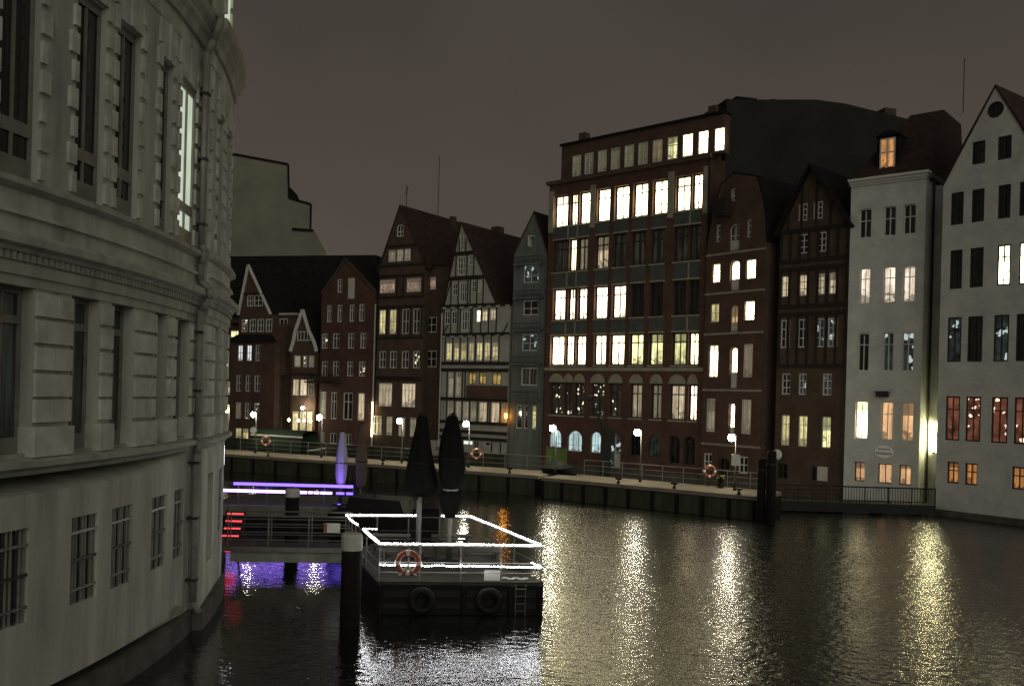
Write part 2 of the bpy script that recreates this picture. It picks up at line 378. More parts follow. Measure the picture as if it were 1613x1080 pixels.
# ------------------------------------------------------------------ houses across the water
class House:
    def __init__(s, name, label, xl, dl, xr, dr):
        L = Vector(((xl-CX)/F*dl, dl)); R = Vector(((xr-CX)/F*dr, dr)); d = R-L
        s.L, s.W, s.a = L, d.length, math.atan2(d.y, d.x)
        s.dir = d.normalized(); s.nor = Vector((-s.dir.y, s.dir.x))
        s.root = tag(empty(name, (L.x, L.y, 0), s.a), label, 'house', 'waterside houses'); s.holes = []
    def uz(s, px, py):
        r = ray(px, py); t = s.L.dot(s.nor)/(r.x*s.nor.x+r.y*s.nor.y)
        p = Vector((r.x*t, r.y*t)); return (p-s.L).dot(s.dir), H+r.z*t
    def pt(s, zid, x, y): return s.uz(*zp(zid, x, y))
    def z_at(s, zid, x, y): return s.pt(zid, x, y)[1]
    def rects(s, zid, rows, snap=True):
        out = []
        for x0, x1, yt, yb in rows:
            u0, _ = s.pt(zid, x0, (yt+yb)/2); u1, _ = s.pt(zid, x1, (yt+yb)/2)
            out.append([u0, u1, s.z_at(zid, (x0+x1)/2, yb), s.z_at(zid, (x0+x1)/2, yt)])
        if snap:
            a = sum(r[2] for r in out)/len(out); b = sum(r[3] for r in out)/len(out)
            for r in out: r[2], r[3] = a, b
        return out
    def row(s, zid, rows, lits, mull=1, trans=(0.62,), frame='white_paint', arch=0.0, rev=0.2, snap=True, fw=0.075, sill=None, extra=0.0):
        rs = s.rects(zid, rows, snap)
        for r, k in zip(rs, lits): s.window(*r, k, mull, trans, frame, arch, rev, fw, sill, extra)
        return rs
    def window(s, u0, u1, z0, z1, k='d', mull=1, trans=(0.62,), frame='white_paint', arch=0.0, rev=0.2, fw=0.075, sill=None, extra=0.0):
        w_, uc = u1-u0, (u0+u1)/2
        if arch:
            rise = arch*w_; poly = [(u0, z0), (u1, z0)]
            for i in range(9):
                t = math.pi*i/8; poly.append((uc+w_/2*math.cos(t), z1-rise+rise*math.sin(t)))
            zt = z1-rise
        else:
            poly = [(u0, z0), (u1, z0), (u1, z1), (u0, z1)]; zt = z1
        s.holes.append(poly); m = MB(); y0, y1 = rev-0.08, rev-0.015
        m.box(u0, u0+fw, y0, y1, z0, zt); m.box(u1-fw, u1, y0, y1, z0, zt); m.box(u0+fw, u1-fw, y0, y1, z0, z0+fw)
        if arch:
            pts = poly[2:]
            for (a, za), (b, zb) in zip(pts, pts[1:]):
                sh = lambda u, z: (uc+(u-uc)*(1-2*fw/w_), zt+(z-zt)*(1-fw/max(rise, .1)))
                (a2, za2), (b2, zb2) = sh(a, za), sh(b, zb)
                m.hexa([(b, y0, zb), (a, y0, za), (b, y1, zb), (a, y1, za), (b2, y0, zb2), (a2, y0, za2), (b2, y1, zb2), (a2, y1, za2)])
        else: m.box(u0+fw, u1-fw, y0, y1, z1-fw, z1)
        g = fw*0.75
        for i in range(mull):
            u = u0+w_*(i+1)/(mull+1); m.box(u-g/2, u+g/2, y0+.005, y1-.005, z0+fw, z1-fw-(0.1*w_ if arch else 0))
        for t in trans:
            z = z0+(zt-z0)*t; m.box(u0+fw, u1-fw, y0+.01, y1-.01, z-g/2, z+g/2)
        o = m.build('window', frame, s.root)
        p = MB(); p.v = [(u, rev, z) for u, z in poly]; p.f = [tuple(range(len(poly)))]
        p.build('pane', litmat(k), o)
        if sill:
            MB().box(u0-.08, u1+.08, -.09, rev-.09, z0-.13, z0+.02).build('sill', sill, o)
        return o
    def body(s, outline, depth, mat, rev=0.2, name='wall'):
        vs, tris = pierced(outline, s.holes); m = MB()
        m.v = [(u, 0, z) for u, z in vs]
        for t in tris:
            a, b, c = (vs[i] for i in t[:3])
            cr = (b[0]-a[0])*(c[1]-a[1])-(b[1]-a[1])*(c[0]-a[0])
            m.f.append(t if cr > 0 else t[::-1])
        for h in s.holes:
            b = len(m.v); n = len(h)
            m.v += [(u, 0, z) for u, z in h]+[(u, rev+.03, z) for u, z in h]
            for i in range(n):
                j = (i+1) % n; m.f.append((b+i, b+n+i, b+n+j, b+j))
        b = len(m.v); n = len(outline)
        m.v += [(u, 0, z) for u, z in outline]+[(u, depth, z) for u, z in outline]
        for i in range(n):
            j = (i+1) % n; m.f.append((b+i, b+j, b+n+j, b+n+i))
        m.f.append(tuple(range(b+n, b+2*n))[::-1])
        return m.build(name, mat, s.root)
    def roof(s, pts, depth, mat='roof_tile', th=0.22, front=0.12, edge=None):
        """pts: left eave .. apex .. right eave in (u, z)"""
        n = len(pts); off = []
        for i, (u, z) in enumerate(pts):
            nn = Vector((0, 0))
            if i > 0: a = Vector(pts[i])-Vector(pts[i-1]); nn += Vector((-a.y, a.x)).normalized()
            if i < n-1: a = Vector(pts[i+1])-Vector(pts[i]); nn += Vector((-a.y, a.x)).normalized()
            nn.normalize(); off.append((u+nn.x*th, z+nn.y*th))
        m = MB(); lo = [(u, z+.015) for u, z in pts]
        for y in (-front, depth): m.v += [(u, y, z) for u, z in lo]+[(u, y, z) for u, z in off]
        k = 2*n
        for i in range(n-1):
            m.f += [(n+i, n+i+1, k+n+i+1, k+n+i), (i+1, i, k+i, k+i+1), (i, i+1, n+i+1, n+i), (k+i+1, k+i, k+n+i, k+n+i+1)]
        m.f += [(0, n, k+n, k), (n-1, k+n-1, k+2*n-1, 2*n-1)]
        return m.build('roof', mat, s.root)
    def slab(s, name, u0, u1, z0, z1, mat, y0=-0.05, y1=0.03, parent=None):
        return MB().box(u0, u1, y0, y1, z0, z1).build(name, mat, parent or s.root)
    def diag(s, name, a, b, wd, mat, y0=-0.05, y1=0.03):
        a, b = Vector(a), Vector(b); d = (b-a).normalized(); n = Vector((-d.y, d.x))*wd/2
        return MB().prism([tuple(a-n), tuple(b-n), tuple(b+n), tuple(a+n)], y0, y1).build(name, mat, s.root)

ZB = -0.6   # house walls go down into the water
# ------------------------------------------------------------------ setting: water, banks
def water():
    m, nt, b = newmat('water')
    b.inputs['Base Color'].default_value = (0.010, 0.011, 0.008, 1); b.inputs['Roughness'].default_value = 0.19
    b.inputs['IOR'].default_value = 1.62; b.inputs['Specular IOR Level'].default_value = 1.0
    v = objvec(nt)
    mp = N(nt, 'ShaderNodeMapping'); mp.inputs['Scale'].default_value = (0.8, 1.25, 1); mp.inputs['Rotation'].default_value = (0, 0, 0.5)
    nt.links.new(v, mp.inputs[0])
    n1 = N(nt, 'ShaderNodeTexNoise', Scale=2.3, Detail=1.5); n2 = N(nt, 'ShaderNodeTexNoise', Scale=7.0, Detail=2.0, Roughness=0.55)
    n3 = N(nt, 'ShaderNodeTexNoise', Scale=0.16, Detail=2.0)
    for n in (n1, n2): nt.links.new(mp.outputs[0], n.inputs['Vector'])
    nt.links.new(v, n3.inputs['Vector'])
    # calm and ruffled patches
    mr = N(nt, 'ShaderNodeMapRange'); mr.inputs['From Min'].default_value = 0.35; mr.inputs['From Max'].default_value = 0.65
    mr.inputs['To Min'].default_value = 0.55; mr.inputs['To Max'].default_value = 1.1; nt.links.new(n3.outputs[0], mr.inputs['Value'])
    # the basin is calmer in the lee of the curved building and the moored terrace
    sp = N(nt, 'ShaderNodeSeparateXYZ'); nt.links.new(v, sp.inputs[0])
    lee = N(nt, 'ShaderNodeMapRange'); lee.inputs['From Min'].default_value = -1.0; lee.inputs['From Max'].default_value = 3.5
    lee.inputs['To Min'].default_value = 0.42; lee.inputs['To Max'].default_value = 1.0; nt.links.new(sp.outputs['X'], lee.inputs['Value'])
    ml = N(nt, 'ShaderNodeMath', operation='MULTIPLY'); nt.links.new(mr.outputs[0], ml.inputs[0]); nt.links.new(lee.outputs[0], ml.inputs[1]); mr = ml
    rl = N(nt, 'ShaderNodeMath', operation='MULTIPLY'); nt.links.new(lee.outputs[0], rl.inputs[0]); rl.inputs[1].default_value = 0.19
    nt.links.new(rl.outputs[0], b.inputs['Roughness'])
    b1 = N(nt, 'ShaderNodeBump', Distance=WAVE1); b2 = N(nt, 'ShaderNodeBump', Distance=WAVE2)
    nt.links.new(n1.outputs[0], b1.inputs['Height']); nt.links.new(n2.outputs[0], b2.inputs['Height'])
    nt.links.new(mr.outputs[0], b1.inputs['Strength']); nt.links.new(mr.outputs[0], b2.inputs['Strength'])
    nt.links.new(b1.outputs[0], b2.inputs['Normal']); nt.links.new(b2.outputs[0], b.inputs['Normal'])
    MATS['water'] = m
WAVE1, WAVE2 = 0.055, 0.024
water()
wm = MB(); wm.v = [(-900, -200, 0), (900, -200, 0), (900, 1500, 0), (-900, 1500, 0)]; wm.f = [(0, 1, 2, 3)]
struct(wm.build('water', 'water'))
g = MB(); g.v = [(-140, 150, .9), (-44, 128, .9), (-19, 114, .9), (7, 99, .9), (22, 86, .9), (34, 76, .9), (46, 62, .9), (300, 62, .9), (300, 900, .9), (-300, 900, .9), (-300, 200, .9)]
g.f = [tuple(range(len(g.v)))]
struct(g.build('ground', 'mud_ground'))

# ---- B: tall red brick office building
B = House('office_building', 'tall red brick warehouse with rows of brightly lit office windows', 857, 92, 1110, 79.8)
B.root['category'] = 'building'
FR = 'pale_stone'
r5 = B.row('b1', [(137,225,700,912),(240,288,690,890),(300,370,678,887),(415,500,655,870),(530,625,630,853),(652,748,610,833),(780,876,590,815),(930,1025,565,790),(1038,1105,540,775)],
      'WWWWWwwWW', 1, (0.72,), 'dark_frame', 0, 0.38, fw=0.14, sill=FR)
r4 = B.row('b2', [(150,265,-15,245),(275,330,-25,240),(343,420,-30,228),(478,580,-45,215),(615,715,-60,205),(755,870,-75,185),(905,1015,-95,165),(1085,1195,-115,145),(1205,1290,-125,140)],
      'DwbkDDDDD', 1, (0.72,), 'dark_frame', 0, 0.38, fw=0.14, sill=FR)
r3 = B.row('b2', [(150,245,375,612),(265,320,368,610),(340,412,360,600),(470,570,345,600),(605,712,335,590),(750,855,325,585),(895,1000,310,585),(1080,1180,300,575),(1200,1285,290,570)],
      'pppppdddd', 1, (0.72,), 'dark_frame', 0, 0.38, fw=0.14, sill=FR)
r2 = B.row('b2', [(130,235,735,968),(245,310,732,965),(325,403,728,962),(465,560,728,960),(590,702,718,955),(740,850,712,955),(890,1000,705,955),(1070,1178,695,955),(1195,1275,690,950)],
      'WWWpwYYYw', 1, (0.72,), 'dark_frame', 0, 0.38, fw=0.14, sill=FR)
r1 = B.row('b3', [(125,225,118,365),(235,300,118,368),(315,390,115,368),(445,545,118,375),(585,680,115,380),(745,838,120,388),(905,990,118,390),(1050,1168,118,395),(1195,1262,118,400)],
      'xxxxxbbkp', 1, (0.72,), 'dark_frame', 0, 0.38, fw=0.14, sill=FR)
r0 = B.row('b3', [(120,215,470,632),(262,375,478,640),(440,522,490,652)], 'ccc', 2, (0.5,), 'white_paint', 0.45, 0.3, fw=0.06)
B.row('b3', [(745,830,510,670),(890,972,510,685)], 'dX', 2, (0.5,), 'dark_frame', 0.45, 0.3, fw=0.06)
B.row('b3', [(1045,1130,520,740),(1160,1250,520,740)], 'dd', 1, (), 'dark_frame', 0.45, 0.35, fw=0.06)
rd = B.rects('b3', [(575,675,500,770)])[0]
B.window(*rd, 'X', 1, (0.6,), 'white_paint', 0.45, 0.3, 0.09)
B.slab('door', (rd[0]+rd[1])/2-.05, rd[1]-.1, rd[2]+.05, rd[2]+(rd[3]-rd[2])*.42, 'white_board', .16, .2)
ztop5 = B.z_at('b1', 600, 505); zc = B.z_at('b1', 640, 495)
zcor = r5[0][3]+1.35
B.body([(0, ZB), (B.W, ZB), (B.W, zcor), (0, zcor)], 16, 'red_brick', 0.38)
bays = [(r5[0][0], r5[2][1])]+[(r5[i][0], r5[i][1]) for i in (3, 4, 5, 6)]+[(r5[7][0], r5[8][1])]
for hi, lo in ((r5, r4), (r4, r3), (r3, r2)):
    for bi, (a, b) in enumerate(bays):
        B.slab('spandrel', a+.02, b-.02, lo[0][3]+.16, hi[0][2]-.16, 'spandrel_grey', -.03, .03)
        B.slab('lintel', a-.05, b+.05, lo[0][3]+.005, lo[0][3]+.15, 'pale_stone', -.07, .03)
        if bi in (0, 5):
            ws = r5[0:3] if bi == 0 else r5[7:9]
            for p, q in zip(ws, ws[1:]):
                c = (p[1]+q[0])/2; B.slab('mullion_post', c-.07, c+.07, lo[0][3]+.17, hi[0][2]-.17, 'pale_stone', -.06, .03)
# pale stone uprights of the top storey, string course, cornice
for a in (0.02, r5[2][1]+.06, r5[6][1]+.1, r5[8][1]+.12):
    B.slab('pilaster', a, a+.62, r5[0][2]-.5, r5[0][3]+.5, 'pale_stone', -.09, .03)
B.slab('string_course', 0.05, B.W-.05, r2[0][2]-.52, r2[0][2]-.2, 'pale_stone', -.12, .03)
B.slab('cornice', -.25, B.W+.1, zcor-.2, zcor+.12, 'brown_brick', -.3, .5)
for q in r1:   # plastered lunettes over the first floor windows
    m = MB(); uc, hw = (q[0]+q[1])/2, (q[1]-q[0])/2+.08
    m.prism([(uc+hw*math.cos(math.pi*i/10), q[3]+.06+0.85*math.sin(math.pi*i/10)) for i in range(11)], -.06, .03)
    m.build('lunette', 'pale_stone', B.root)
B.slab('stone_base', -.03, B.W+.03, ZB, B.z_at('b3', 640, 690)-1.0, 'grey_brick', -.08, .03)
# attic storey, set a little back
A = B.rects('b1', [(255,312,443,583),(335,393,425,565),(422,480,406,550),(507,567,388,530),(596,658,368,513),(686,750,347,497),(780,845,328,480),(877,945,312,455),(975,1045,290,433),(1078,1146,267,413),(1185,1255,242,390)])
hold = B.holes; B.holes = []
for q, k in zip(A, 'ggggggmYwWW'):
    B.window(*q, k, 1, (0.62,), 'white_paint', 0, 0.12, 0.09)
za = A[0][3]+1.15
ua0 = B.pt('p', 884, 270)[0]
B.body([(ua0, zcor+.1), (B.W+1.2, zcor+.1), (B.W+1.2, za), (ua0, za)], 1.0, 'rust_brick', 0.12, 'attic_wall')
B.slab('parapet', ua0-.15, B.W+1.3, za, za+.22, 'roof_slate', -.18, 1.1)
B.slab('attic_core', ua0+.1, B.W-.5, zcor, za-.02, 'rust_brick', 1.02, 11); B.slab('chimney', ua0+.9, ua0+1.7, za-.1, za+1.5, 'brown_brick', 1.5, 2.3)
B.slab('chimney', ua0+6.1, ua0+6.9, za-.1, za+.75, 'brown_brick', 1.5, 2.3)
B.slab('chimney', B.W-.6, B.W+.1, za-.1, za+1.0, 'brown_brick', .3, .9)
B.slab('downpipe', B.W-.14, B.W-.02, ZB+.5, zcor-.2, 'steel_dark', -.16, -.04)

# ---- dark firewall block behind
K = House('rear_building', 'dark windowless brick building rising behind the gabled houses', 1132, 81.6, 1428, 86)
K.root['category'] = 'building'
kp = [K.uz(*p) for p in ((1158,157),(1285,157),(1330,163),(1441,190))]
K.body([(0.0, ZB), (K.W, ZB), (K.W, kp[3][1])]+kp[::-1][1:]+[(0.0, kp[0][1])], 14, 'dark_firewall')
K.slab('roof_block', 1.2, 3.2, kp[0][1]-.1, kp[0][1]+.5, 'roof_slate', .5, 3.5)
K.slab('roof_block', 4.6, 5.4, kp[0][1]-.1, kp[0][1]+.6, 'roof_slate', .5, 1.5)
u1 = K.uz(1405, 182); K.slab('chimney', u1[0]-.6, u1[0]+.6, u1[1]-.8, u1[1]+.75, 'brown_brick', .2, 1.4)

# ---- G: narrow brick gabled house with loading doors
G = House('gabled_house', 'narrow brick gabled warehouse with arched loading doors up its middle', 1107, 79.5, 1200, 74.5)
G.row('g1', [(262,298,197,290)], 'D', 1, (0.5,), arch=.35, fw=0.1)
G.row('g1', [(163,193,448,568)], 'D', 0, (0.33,0.66), fw=0.11); G.row('g1', [(373,403,413,537)], 'D', 0, (0.33,0.66), fw=0.11)
for zid, row, k in (('g1', (250,323,440,625), 'D'), ('g1', (258,322,690,895), 'W'), ('g2', (200,243,0,150), 'O'), ('g2', (200,240,225,443), 'p'), ('g2', (193,225,522,735), 'p')):
    q = G.rects(zid, [row])[0]; G.window(*q, k, 1, (0.42, 0.7), 'white_paint', .4, .3, .09)
    G.slab('loading_door', q[0]+.08, q[1]-.08, q[2]+.02, q[2]+(q[3]-q[2])*.38, 'white_board', .16, .215)
G.row('g1', [(137,190,713,845),(367,432,683,815)], 'WW', 1, (0.5,)); G.row('g2', [(97,143,-8,98),(278,330,-20,78)], 'yW', 1, (0.5,))
G.row('g2', [(88,137,215,385),(270,322,205,385)], 'pb', 1, (0.5,)); G.row('g2', [(72,122,500,675),(260,313,500,685)], 'bb', 1, (0.5,))
G.row('g2', [(60,105,790,880),(245,297,803,893)], 'dd', 1, (0.5,), fw=0.12)
q = G.rects('g2', [(135,197,812,935)])[0]; G.window(*q, 'd', 1, (), 'brown_frame', .3, .3, .12)
ga = G.pt('g1', 285, 100); ge = G.z_at('g1', 300, 590)
hw = G.W/2; gt = [(0, ge), (.35, ge+1.9), (.75, ge+3.6), (1.5, ge+5.4), (ga[0], ga[1]), (G.W-1.15, ge+5.4), (G.W-.5, ge+3.6), (G.W-.18, ge+1.9), (G.W, ge)]
G.body([(0, ZB), (G.W, ZB)]+gt[::-1], 6, 'rust_brick', .3)
G.roof(gt, 6.2, 'roof_slate', .16, -.03)
zs = [G.z_at('g1', 285, 635), G.z_at('g1', 285, 905), G.z_at('g2', 200, 150), G.z_at('g2', 200, 452), G.z_at('g2', 200, 745)]
for z in zs: G.slab('string_course', .0, G.W, z-.12, z+.06, 'pale_stone', -.09, .03)
q = G.pt('g1', 235, 340); G.slab('hoist_beam_housing', q[0]-.8, q[0]+.55, q[1]-.7, q[1]+.75, 'timber_dark', -.9, .03)
for a in (0.0, G.W-.45): G.slab('corner_pilaster', a, a+.45, zs[4]+.1, zs[2]-.2, 'brown_brick', -.06, .03)
G.slab('stone_base', -.02, G.W+.02, ZB, 1.2, 'grey_brick', -.07, .03)

# ---- T: brown half timbered gabled house
T = House('half_timbered_house', 'dark brown half timbered gabled house between brick and white houses', 1222, 74, 1332, 69.7)
T.row('g1', [(725,785,307,423),(826,890,290,408)], 'dd', 1, (0.33,0.66), rev=.12, fw=.1)
T.row('g1', [(727,794,515,645),(850,915,495,632)], 'dd', 1, (0.33,0.66), rev=.12, fw=.1)
t3 = T.row('g1', [(610,673,800,943),(728,793,788,935),(840,905,778,925),(932,997,767,913)], 'kkkk', 1, (0.33,0.66), rev=.12)
t4 = T.row('g2', [(472,522,80,233),(563,618,77,230),(652,705,70,222),(722,775,67,220)], 'ddXX', 1, (0.33,0.66), rev=.12, fw=.1)
T.row('g2', [(475,522,367,480),(565,608,363,478),(692,742,362,478)], 'dXX', 1, (0.33,0.66), rev=.2, fw=.1)
T.row('g2', [(472,518,588,750),(563,612,588,752),(688,737,592,757)], 'yyY', 1, (0.7,), rev=.2)
T.row('g2', [(455,507,840,925)], 'd', 1, (0.5,), 'dark_frame'); T.row('g2', [(637,668,857,935)], 'd', 0, (), 'dark_frame')
q = T.rects('g2', [(668,722,860,935)])[0]; T.slab('shutter', q[0], q[1], q[2], q[3], 'white_board', -.06, .03)
ta = T.pt('g1', 815, 65); tl = T.pt('g1', 605, 505); te = tl[1]
tt = [(0, te), (ta[0], ta[1]), (T.W, te)]
T.body([(0, ZB), (T.W, ZB)]+tt[::-1], 7, 'brown_brick', .2)
T.roof([(-.25, te-.35), (ta[0], ta[1]+.12), (T.W+.25, te-.35)], 7.2, 'roof_slate', .24, .45)
zj = T.z_at('g2', 620, 325); zr = [te, T.z_at('g1', 800, 690), T.z_at('g1', 800, 745), T.z_at('g1', 800, 1000), T.z_at('g1', 800, 1055), zj]
for z in zr: T.slab('timber_beam', .02, T.W-.02, z-.14, z+.14, 'timber_dark', -.1, .03)
for a, b in zip(zr, zr[1:]):
    if a-b > 1.0:
        for i in range(8):
            u = .15+(T.W-.3)*i/7; T.slab('timber_post', u-.1, u+.1, b+.15, a-.15, 'timber_dark', -.06, .03)
for u in (ta[0]-1.9, ta[0]-.75, ta[0]+.5, ta[0]+1.7): T.slab('timber_post', u-.1, u+.1, te+.15, te+(ta[1]-te)*max(.1, (1-abs(u-ta[0])/(T.W/2)))-.1, 'timber_dark', -.06, .03)
T.slab('gutter_post', T.W-.12, T.W+.02, ZB+.4, te-.3, 'steel_dark', -.2, -.08)
q = T.pt('p', *zp('g2', 452, 795)); m = MB(); m.lathe([(.45, -.06), (.42, .0), (.2, .07), (.02, .1)], 14)
dsh = m.build('satellite_dish', 'white_paint', T.root, True); dsh.location = (q[0]+.2, -.35, q[1]); dsh.rotation_euler = (math.radians(90), 0, 0)
m = MB(); m.tube((0, 0, 0), (0, 0, -.35), .04); m.build('dish_arm', 'steel_dark', dsh)

# ---- C: white house with cornice and dormer
C = House('cornice_house', 'white painted narrow house with moulded cornice and glowing orange dormer window', 1332, 69.5, 1450, 66)
C.row('w1', [(140,205,655,808),(267,332,635,790),(368,435,618,775)], 'ddd', 1, (0.62,), arch=.14, rev=.25, fw=.1)
C.row('w2', [(125,172,-77,83),(230,285,-88,77),(318,374,-95,70)], 'hhh', 1, (0.72,), arch=.14, rev=.25, fw=.08)
C.row('w2', [(115,167,212,385),(227,277,208,383),(312,368,203,380)], 'dXX', 1, (0.72,), arch=.14, rev=.25, fw=.1)
C.row('w2', [(105,160,520,687),(220,273,515,690),(310,365,520,693)], 'wOO', 1, (0.7,), arch=.1, rev=.28)
C.row('w2', [(100,148,788,875),(205,268,797,888),(300,355,800,888)], 'OOO', 1, (), 'brown_frame', rev=.28)
ce = C.z_at('w1', 265, 500)
C.body([(0, ZB), (C.W, ZB), (C.W, ce), (0, ce)], 9, 'white_brick', .28)
m = MB()
for i, (dz, oy) in enumerate(((0, .12), (.16, .26), (.34, .42))): m.box(-oy*.3, C.W+oy*.6, -oy, .3+C.W*0, ce-.3+dz, ce-.3+dz+.16+.02*(i == 2))
m.build('cornice', 'white_paint', C.root)
MB().box(C.W+.02, C.W+.3, .3, 8.9, ce-.2, ce+.12).build('cornice', 'grey_render', C.root)
rz = C.z_at('p', 1475, 172)+.9
m = MB(); e0 = ce+.1
m.v = [(-.1, -.3, e0), (C.W+.2, -.3, e0), (C.W+.2, 9, e0), (-.1, 9, e0), (3.1, 3.4, rz), (C.W+.1, 3.4, rz), (C.W+.1, 8, rz), (3.1, 8, rz)]
m.f = [(0, 1, 5, 4), (1, 2, 6, 5), (2, 3, 7, 6), (3, 0, 4, 7), (4, 5, 6, 7)]
rf = m.build('roof', 'roof_tile', C.root)
dq = C.rects('w1', [(242,320,283,465)])[0]
dm = MB(); dm.box(dq[0]-.25, dq[1]+.25, .35, 3.0, e0+.1, dq[3]+.2); d_o = dm.build('dormer', 'roof_slate', C.root)
m = MB(); m.prism([(dq[0]-.35, dq[3]+.2), (dq[1]+.35, dq[3]+.2), ((dq[0]+dq[1])/2+.25, dq[3]+.55), ((dq[0]+dq[1])/2-.25, dq[3]+.55)], .2, 3.4); m.build('dormer_roof', 'roof_slate', d_o)
m = MB(); u0, u1_, z0, z1 = dq; y0, y1 = .24, .34
for b in ((u0, u0+.1, z0, z1), (u1_-.1, u1_, z0, z1), (u0+.1, u1_-.1, z0, z0+.1), (u0+.1, u1_-.1, z1-.1, z1), ((u0+u1_)/2-.06, (u0+u1_)/2+.06, z0+.1, z1-.1)): m.box(b[0], b[1], y0, y1, b[2], b[3])
m.box(u0+.1, u1_-.1, y0+.01, y1-.01, z0+(z1-z0)*.6-.05, z0+(z1-z0)*.6+.05)
dw = m.build('dormer_window', 'white_paint', d_o)
MB().box(u0+.05, u1_-.05, .30, .348, z0+.05, z1-.05).build('pane', 'lit_o', dw)
# oval sign with two unreadable lines, drawn as the strokes one can see
q = C.pt('w2', 237, 743); ow = C.pt('w2', 280, 743)[0]-q[0]
sg = MB(); sg.prism([(ow*math.cos(t*math.pi/12), ow*.68*math.sin(t*math.pi/12)) for t in range(24)], -.06, 0)
so = tag(sg.build('oval_sign', 'sign_white'), 'pale oval sign with two lines of lettering on white house wall', 'sign')
so.matrix_world = C_M = Matrix.Translation((C.L.x, C.L.y, 0)) @ Matrix.Rotation(C.a, 4, 'Z') @ Matrix.Translation((q[0], -.02, q[1]))
for zz, hw_, n, hh in ((.2, .42, 5, .10), (-.12, .58, 7, .15)):
    m = MB()
    for i in range(n):
        u = -hw_+2*hw_*i/n; wv = 2*hw_/n*.72
        m.box(u, u+.035, -.075, -.058, zz-hh/2, zz+hh/2*(1.4 if i % 3 == 0 else 1)); m.box(u+wv-.035, u+wv, -.075, -.058, zz-hh/2, zz+hh/2)
        m.box(u+.035, u+wv-.035, -.074, -.058, zz+(hh/2-.035 if i % 2 else -.017), zz+(hh/2 if i % 2 else .017))
    m.build('lettering', 'sign_text', so)
q = C.pt('w2', 230, 485); bx = MB(); bx.box(-.42, .42, -.35, .02, -.2, .2)
bo = tag(bx.build('wall_box', 'steel_dark'), 'black box fitting above the orange windows of white house', 'fixture')
bo.matrix_world = Matrix.Translation((C.L.x, C.L.y, 0)) @ Matrix.Rotation(C.a, 4, 'Z') @ Matrix.Translation((q[0], -.0, q[1]))
m = MB(); m.box(-.5, .5, -.5, -.35, .12, .22); m.build('hood', 'steel_dark', bo)

# ---- W: large white gabled house standing in the water
W = House('white_gabled_house', 'large white gabled house with dark framed windows standing in the water', 1477, 63.8, 1613, 59.2)
DF = 'dark_frame'
def addcol(rows, step):  # one more window past the right-hand edge of the photograph
    a, b = rows[-2], rows[-1]; d = b[0]-a[0]
    return rows+[(b[0]+d, b[1]+d, b[2]-step, b[3]-step)]
W.row('w1', [(725,792,303,420),(857,928,275,395)], 'dd', 1, (0.6,), DF, rev=.12, fw=.1)
W.row('w1', addcol([(615,680,567,738),(722,787,548,720),(858,923,525,700),(968,1035,510,683)], 18), 'ddddd', 1, (0.65,), DF, rev=.12, fw=.1)
W.row('w1', addcol([(610,673,862,1068),(713,782,850,1060),(853,922,840,1045),(965,1035,825,1035)], 16), 'ddWWd', 1, (0.7,), DF, rev=.12, fw=.1)
W.row('w2', addcol([(518,580,140,342),(608,675,135,340),(725,793,130,338),(825,893,125,338)], 4), 'XdXdd', 1, (0.7,), DF, rev=.12, fw=.1)
W.row('w2', addcol([(510,573,492,690),(600,667,495,697),(715,788,497,705),(817,890,500,710)], -3), 'sssss', 1, (0.7,), DF, rev=.12, fw=.1)
W.row('w2', [(515,568,787,885),(595,652,793,890),(805,870,810,912)], 'ooo', 1, (0.6,), 'brown_frame', rev=.2, fw=.1)
wa = W.pt('w1', 845, 25); we = W.z_at('w1', 572, 535)
q = W.pt('w1', 845, 140); rr = .55
pl = [(q[0]+rr*math.cos(t*math.pi/8), q[1]+rr*math.sin(t*math.pi/8)) for t in range(16)]
W.holes.append(pl); m = MB(); m.torus((q[0], .08, q[1]), (0, 1, 0), rr-.05, .07, 16, 6); m.box(q[0]-.04, q[0]+.04, .05, .11, q[1]-rr, q[1]+rr)
ow_ = m.build('window', DF, W.root); p = MB(); p.v = [(u, .12, z) for u, z in pl]; p.f = [tuple(range(16))]; p.build('pane', 'glass_dark', ow_)
wr = 2*wa[0]; wt = [(0, we), (wa[0], wa[1]), (wr, we)]
W.body([(0, ZB), (wr, ZB)]+wt[::-1], 14, 'white_brick', .2)
W.roof(wt, 14.2, 'roof_tile', .2, .06)
W.slab('mast', wa[0]-.03, wa[0]+.03, wa[1]-3, wa[1]+.2, 'steel_dark', 8, 8.06)
W.slab('waterline_base', -.02, wr+.02, ZB, .45, 'plinth_stone', -.06, .03)
# lamp tucked into the corner beside the white house
C.slab('recess_wall', C.W+.0, C.W+4.0, ZB, ce-.6, 'white_brick', 1.5, 1.8)
_p = C.L+C.dir*(C.W+.62)+C.nor*1.32; p0 = Vector((_p.x, _p.y, C.uz(1466, 690)[1]))
lm = tag(empty('corner_lamp', (p0.x, p0.y, p0.z-1.0)), 'bright corner wall lamp between the two white houses', 'lamp')
m = MB(); m.lathe([(.06, 0), (.07, .1), (.07, 2.0), (.05, 2.1)], 10); m.build('tube', 'lamp_yellowgreen', lm)
m = MB(); m.lathe([(.11, -.15), (.11, 0)], 10); m.lathe([(.09, 2.1), (.07, 2.2)], 10); m.build('cap', 'steel_dark', lm)
dp = C.L + C.dir*(C.W+.16) + C.nor*1.36
m = MB(); m.tube((0, 0, .4), (0, 0, ce-.4), .07); m.tube((0, 0, .4), (.2, .1, .1), .07)
tag(m.build('downpipe', 'steel_dark', None, True, (dp.x, dp.y, 0)), 'dark downpipe on lamp lit side wall of white house', 'pipe')
m = MB(); m.tube((0, 0, 0), (0, 0, 4.2), .035, 6)
tag(m.build('antenna_mast', 'steel_dark', None, False, tuple(at_depth(1517, 178, 71))), 'thin antenna mast on roof behind white gabled house', 'antenna')
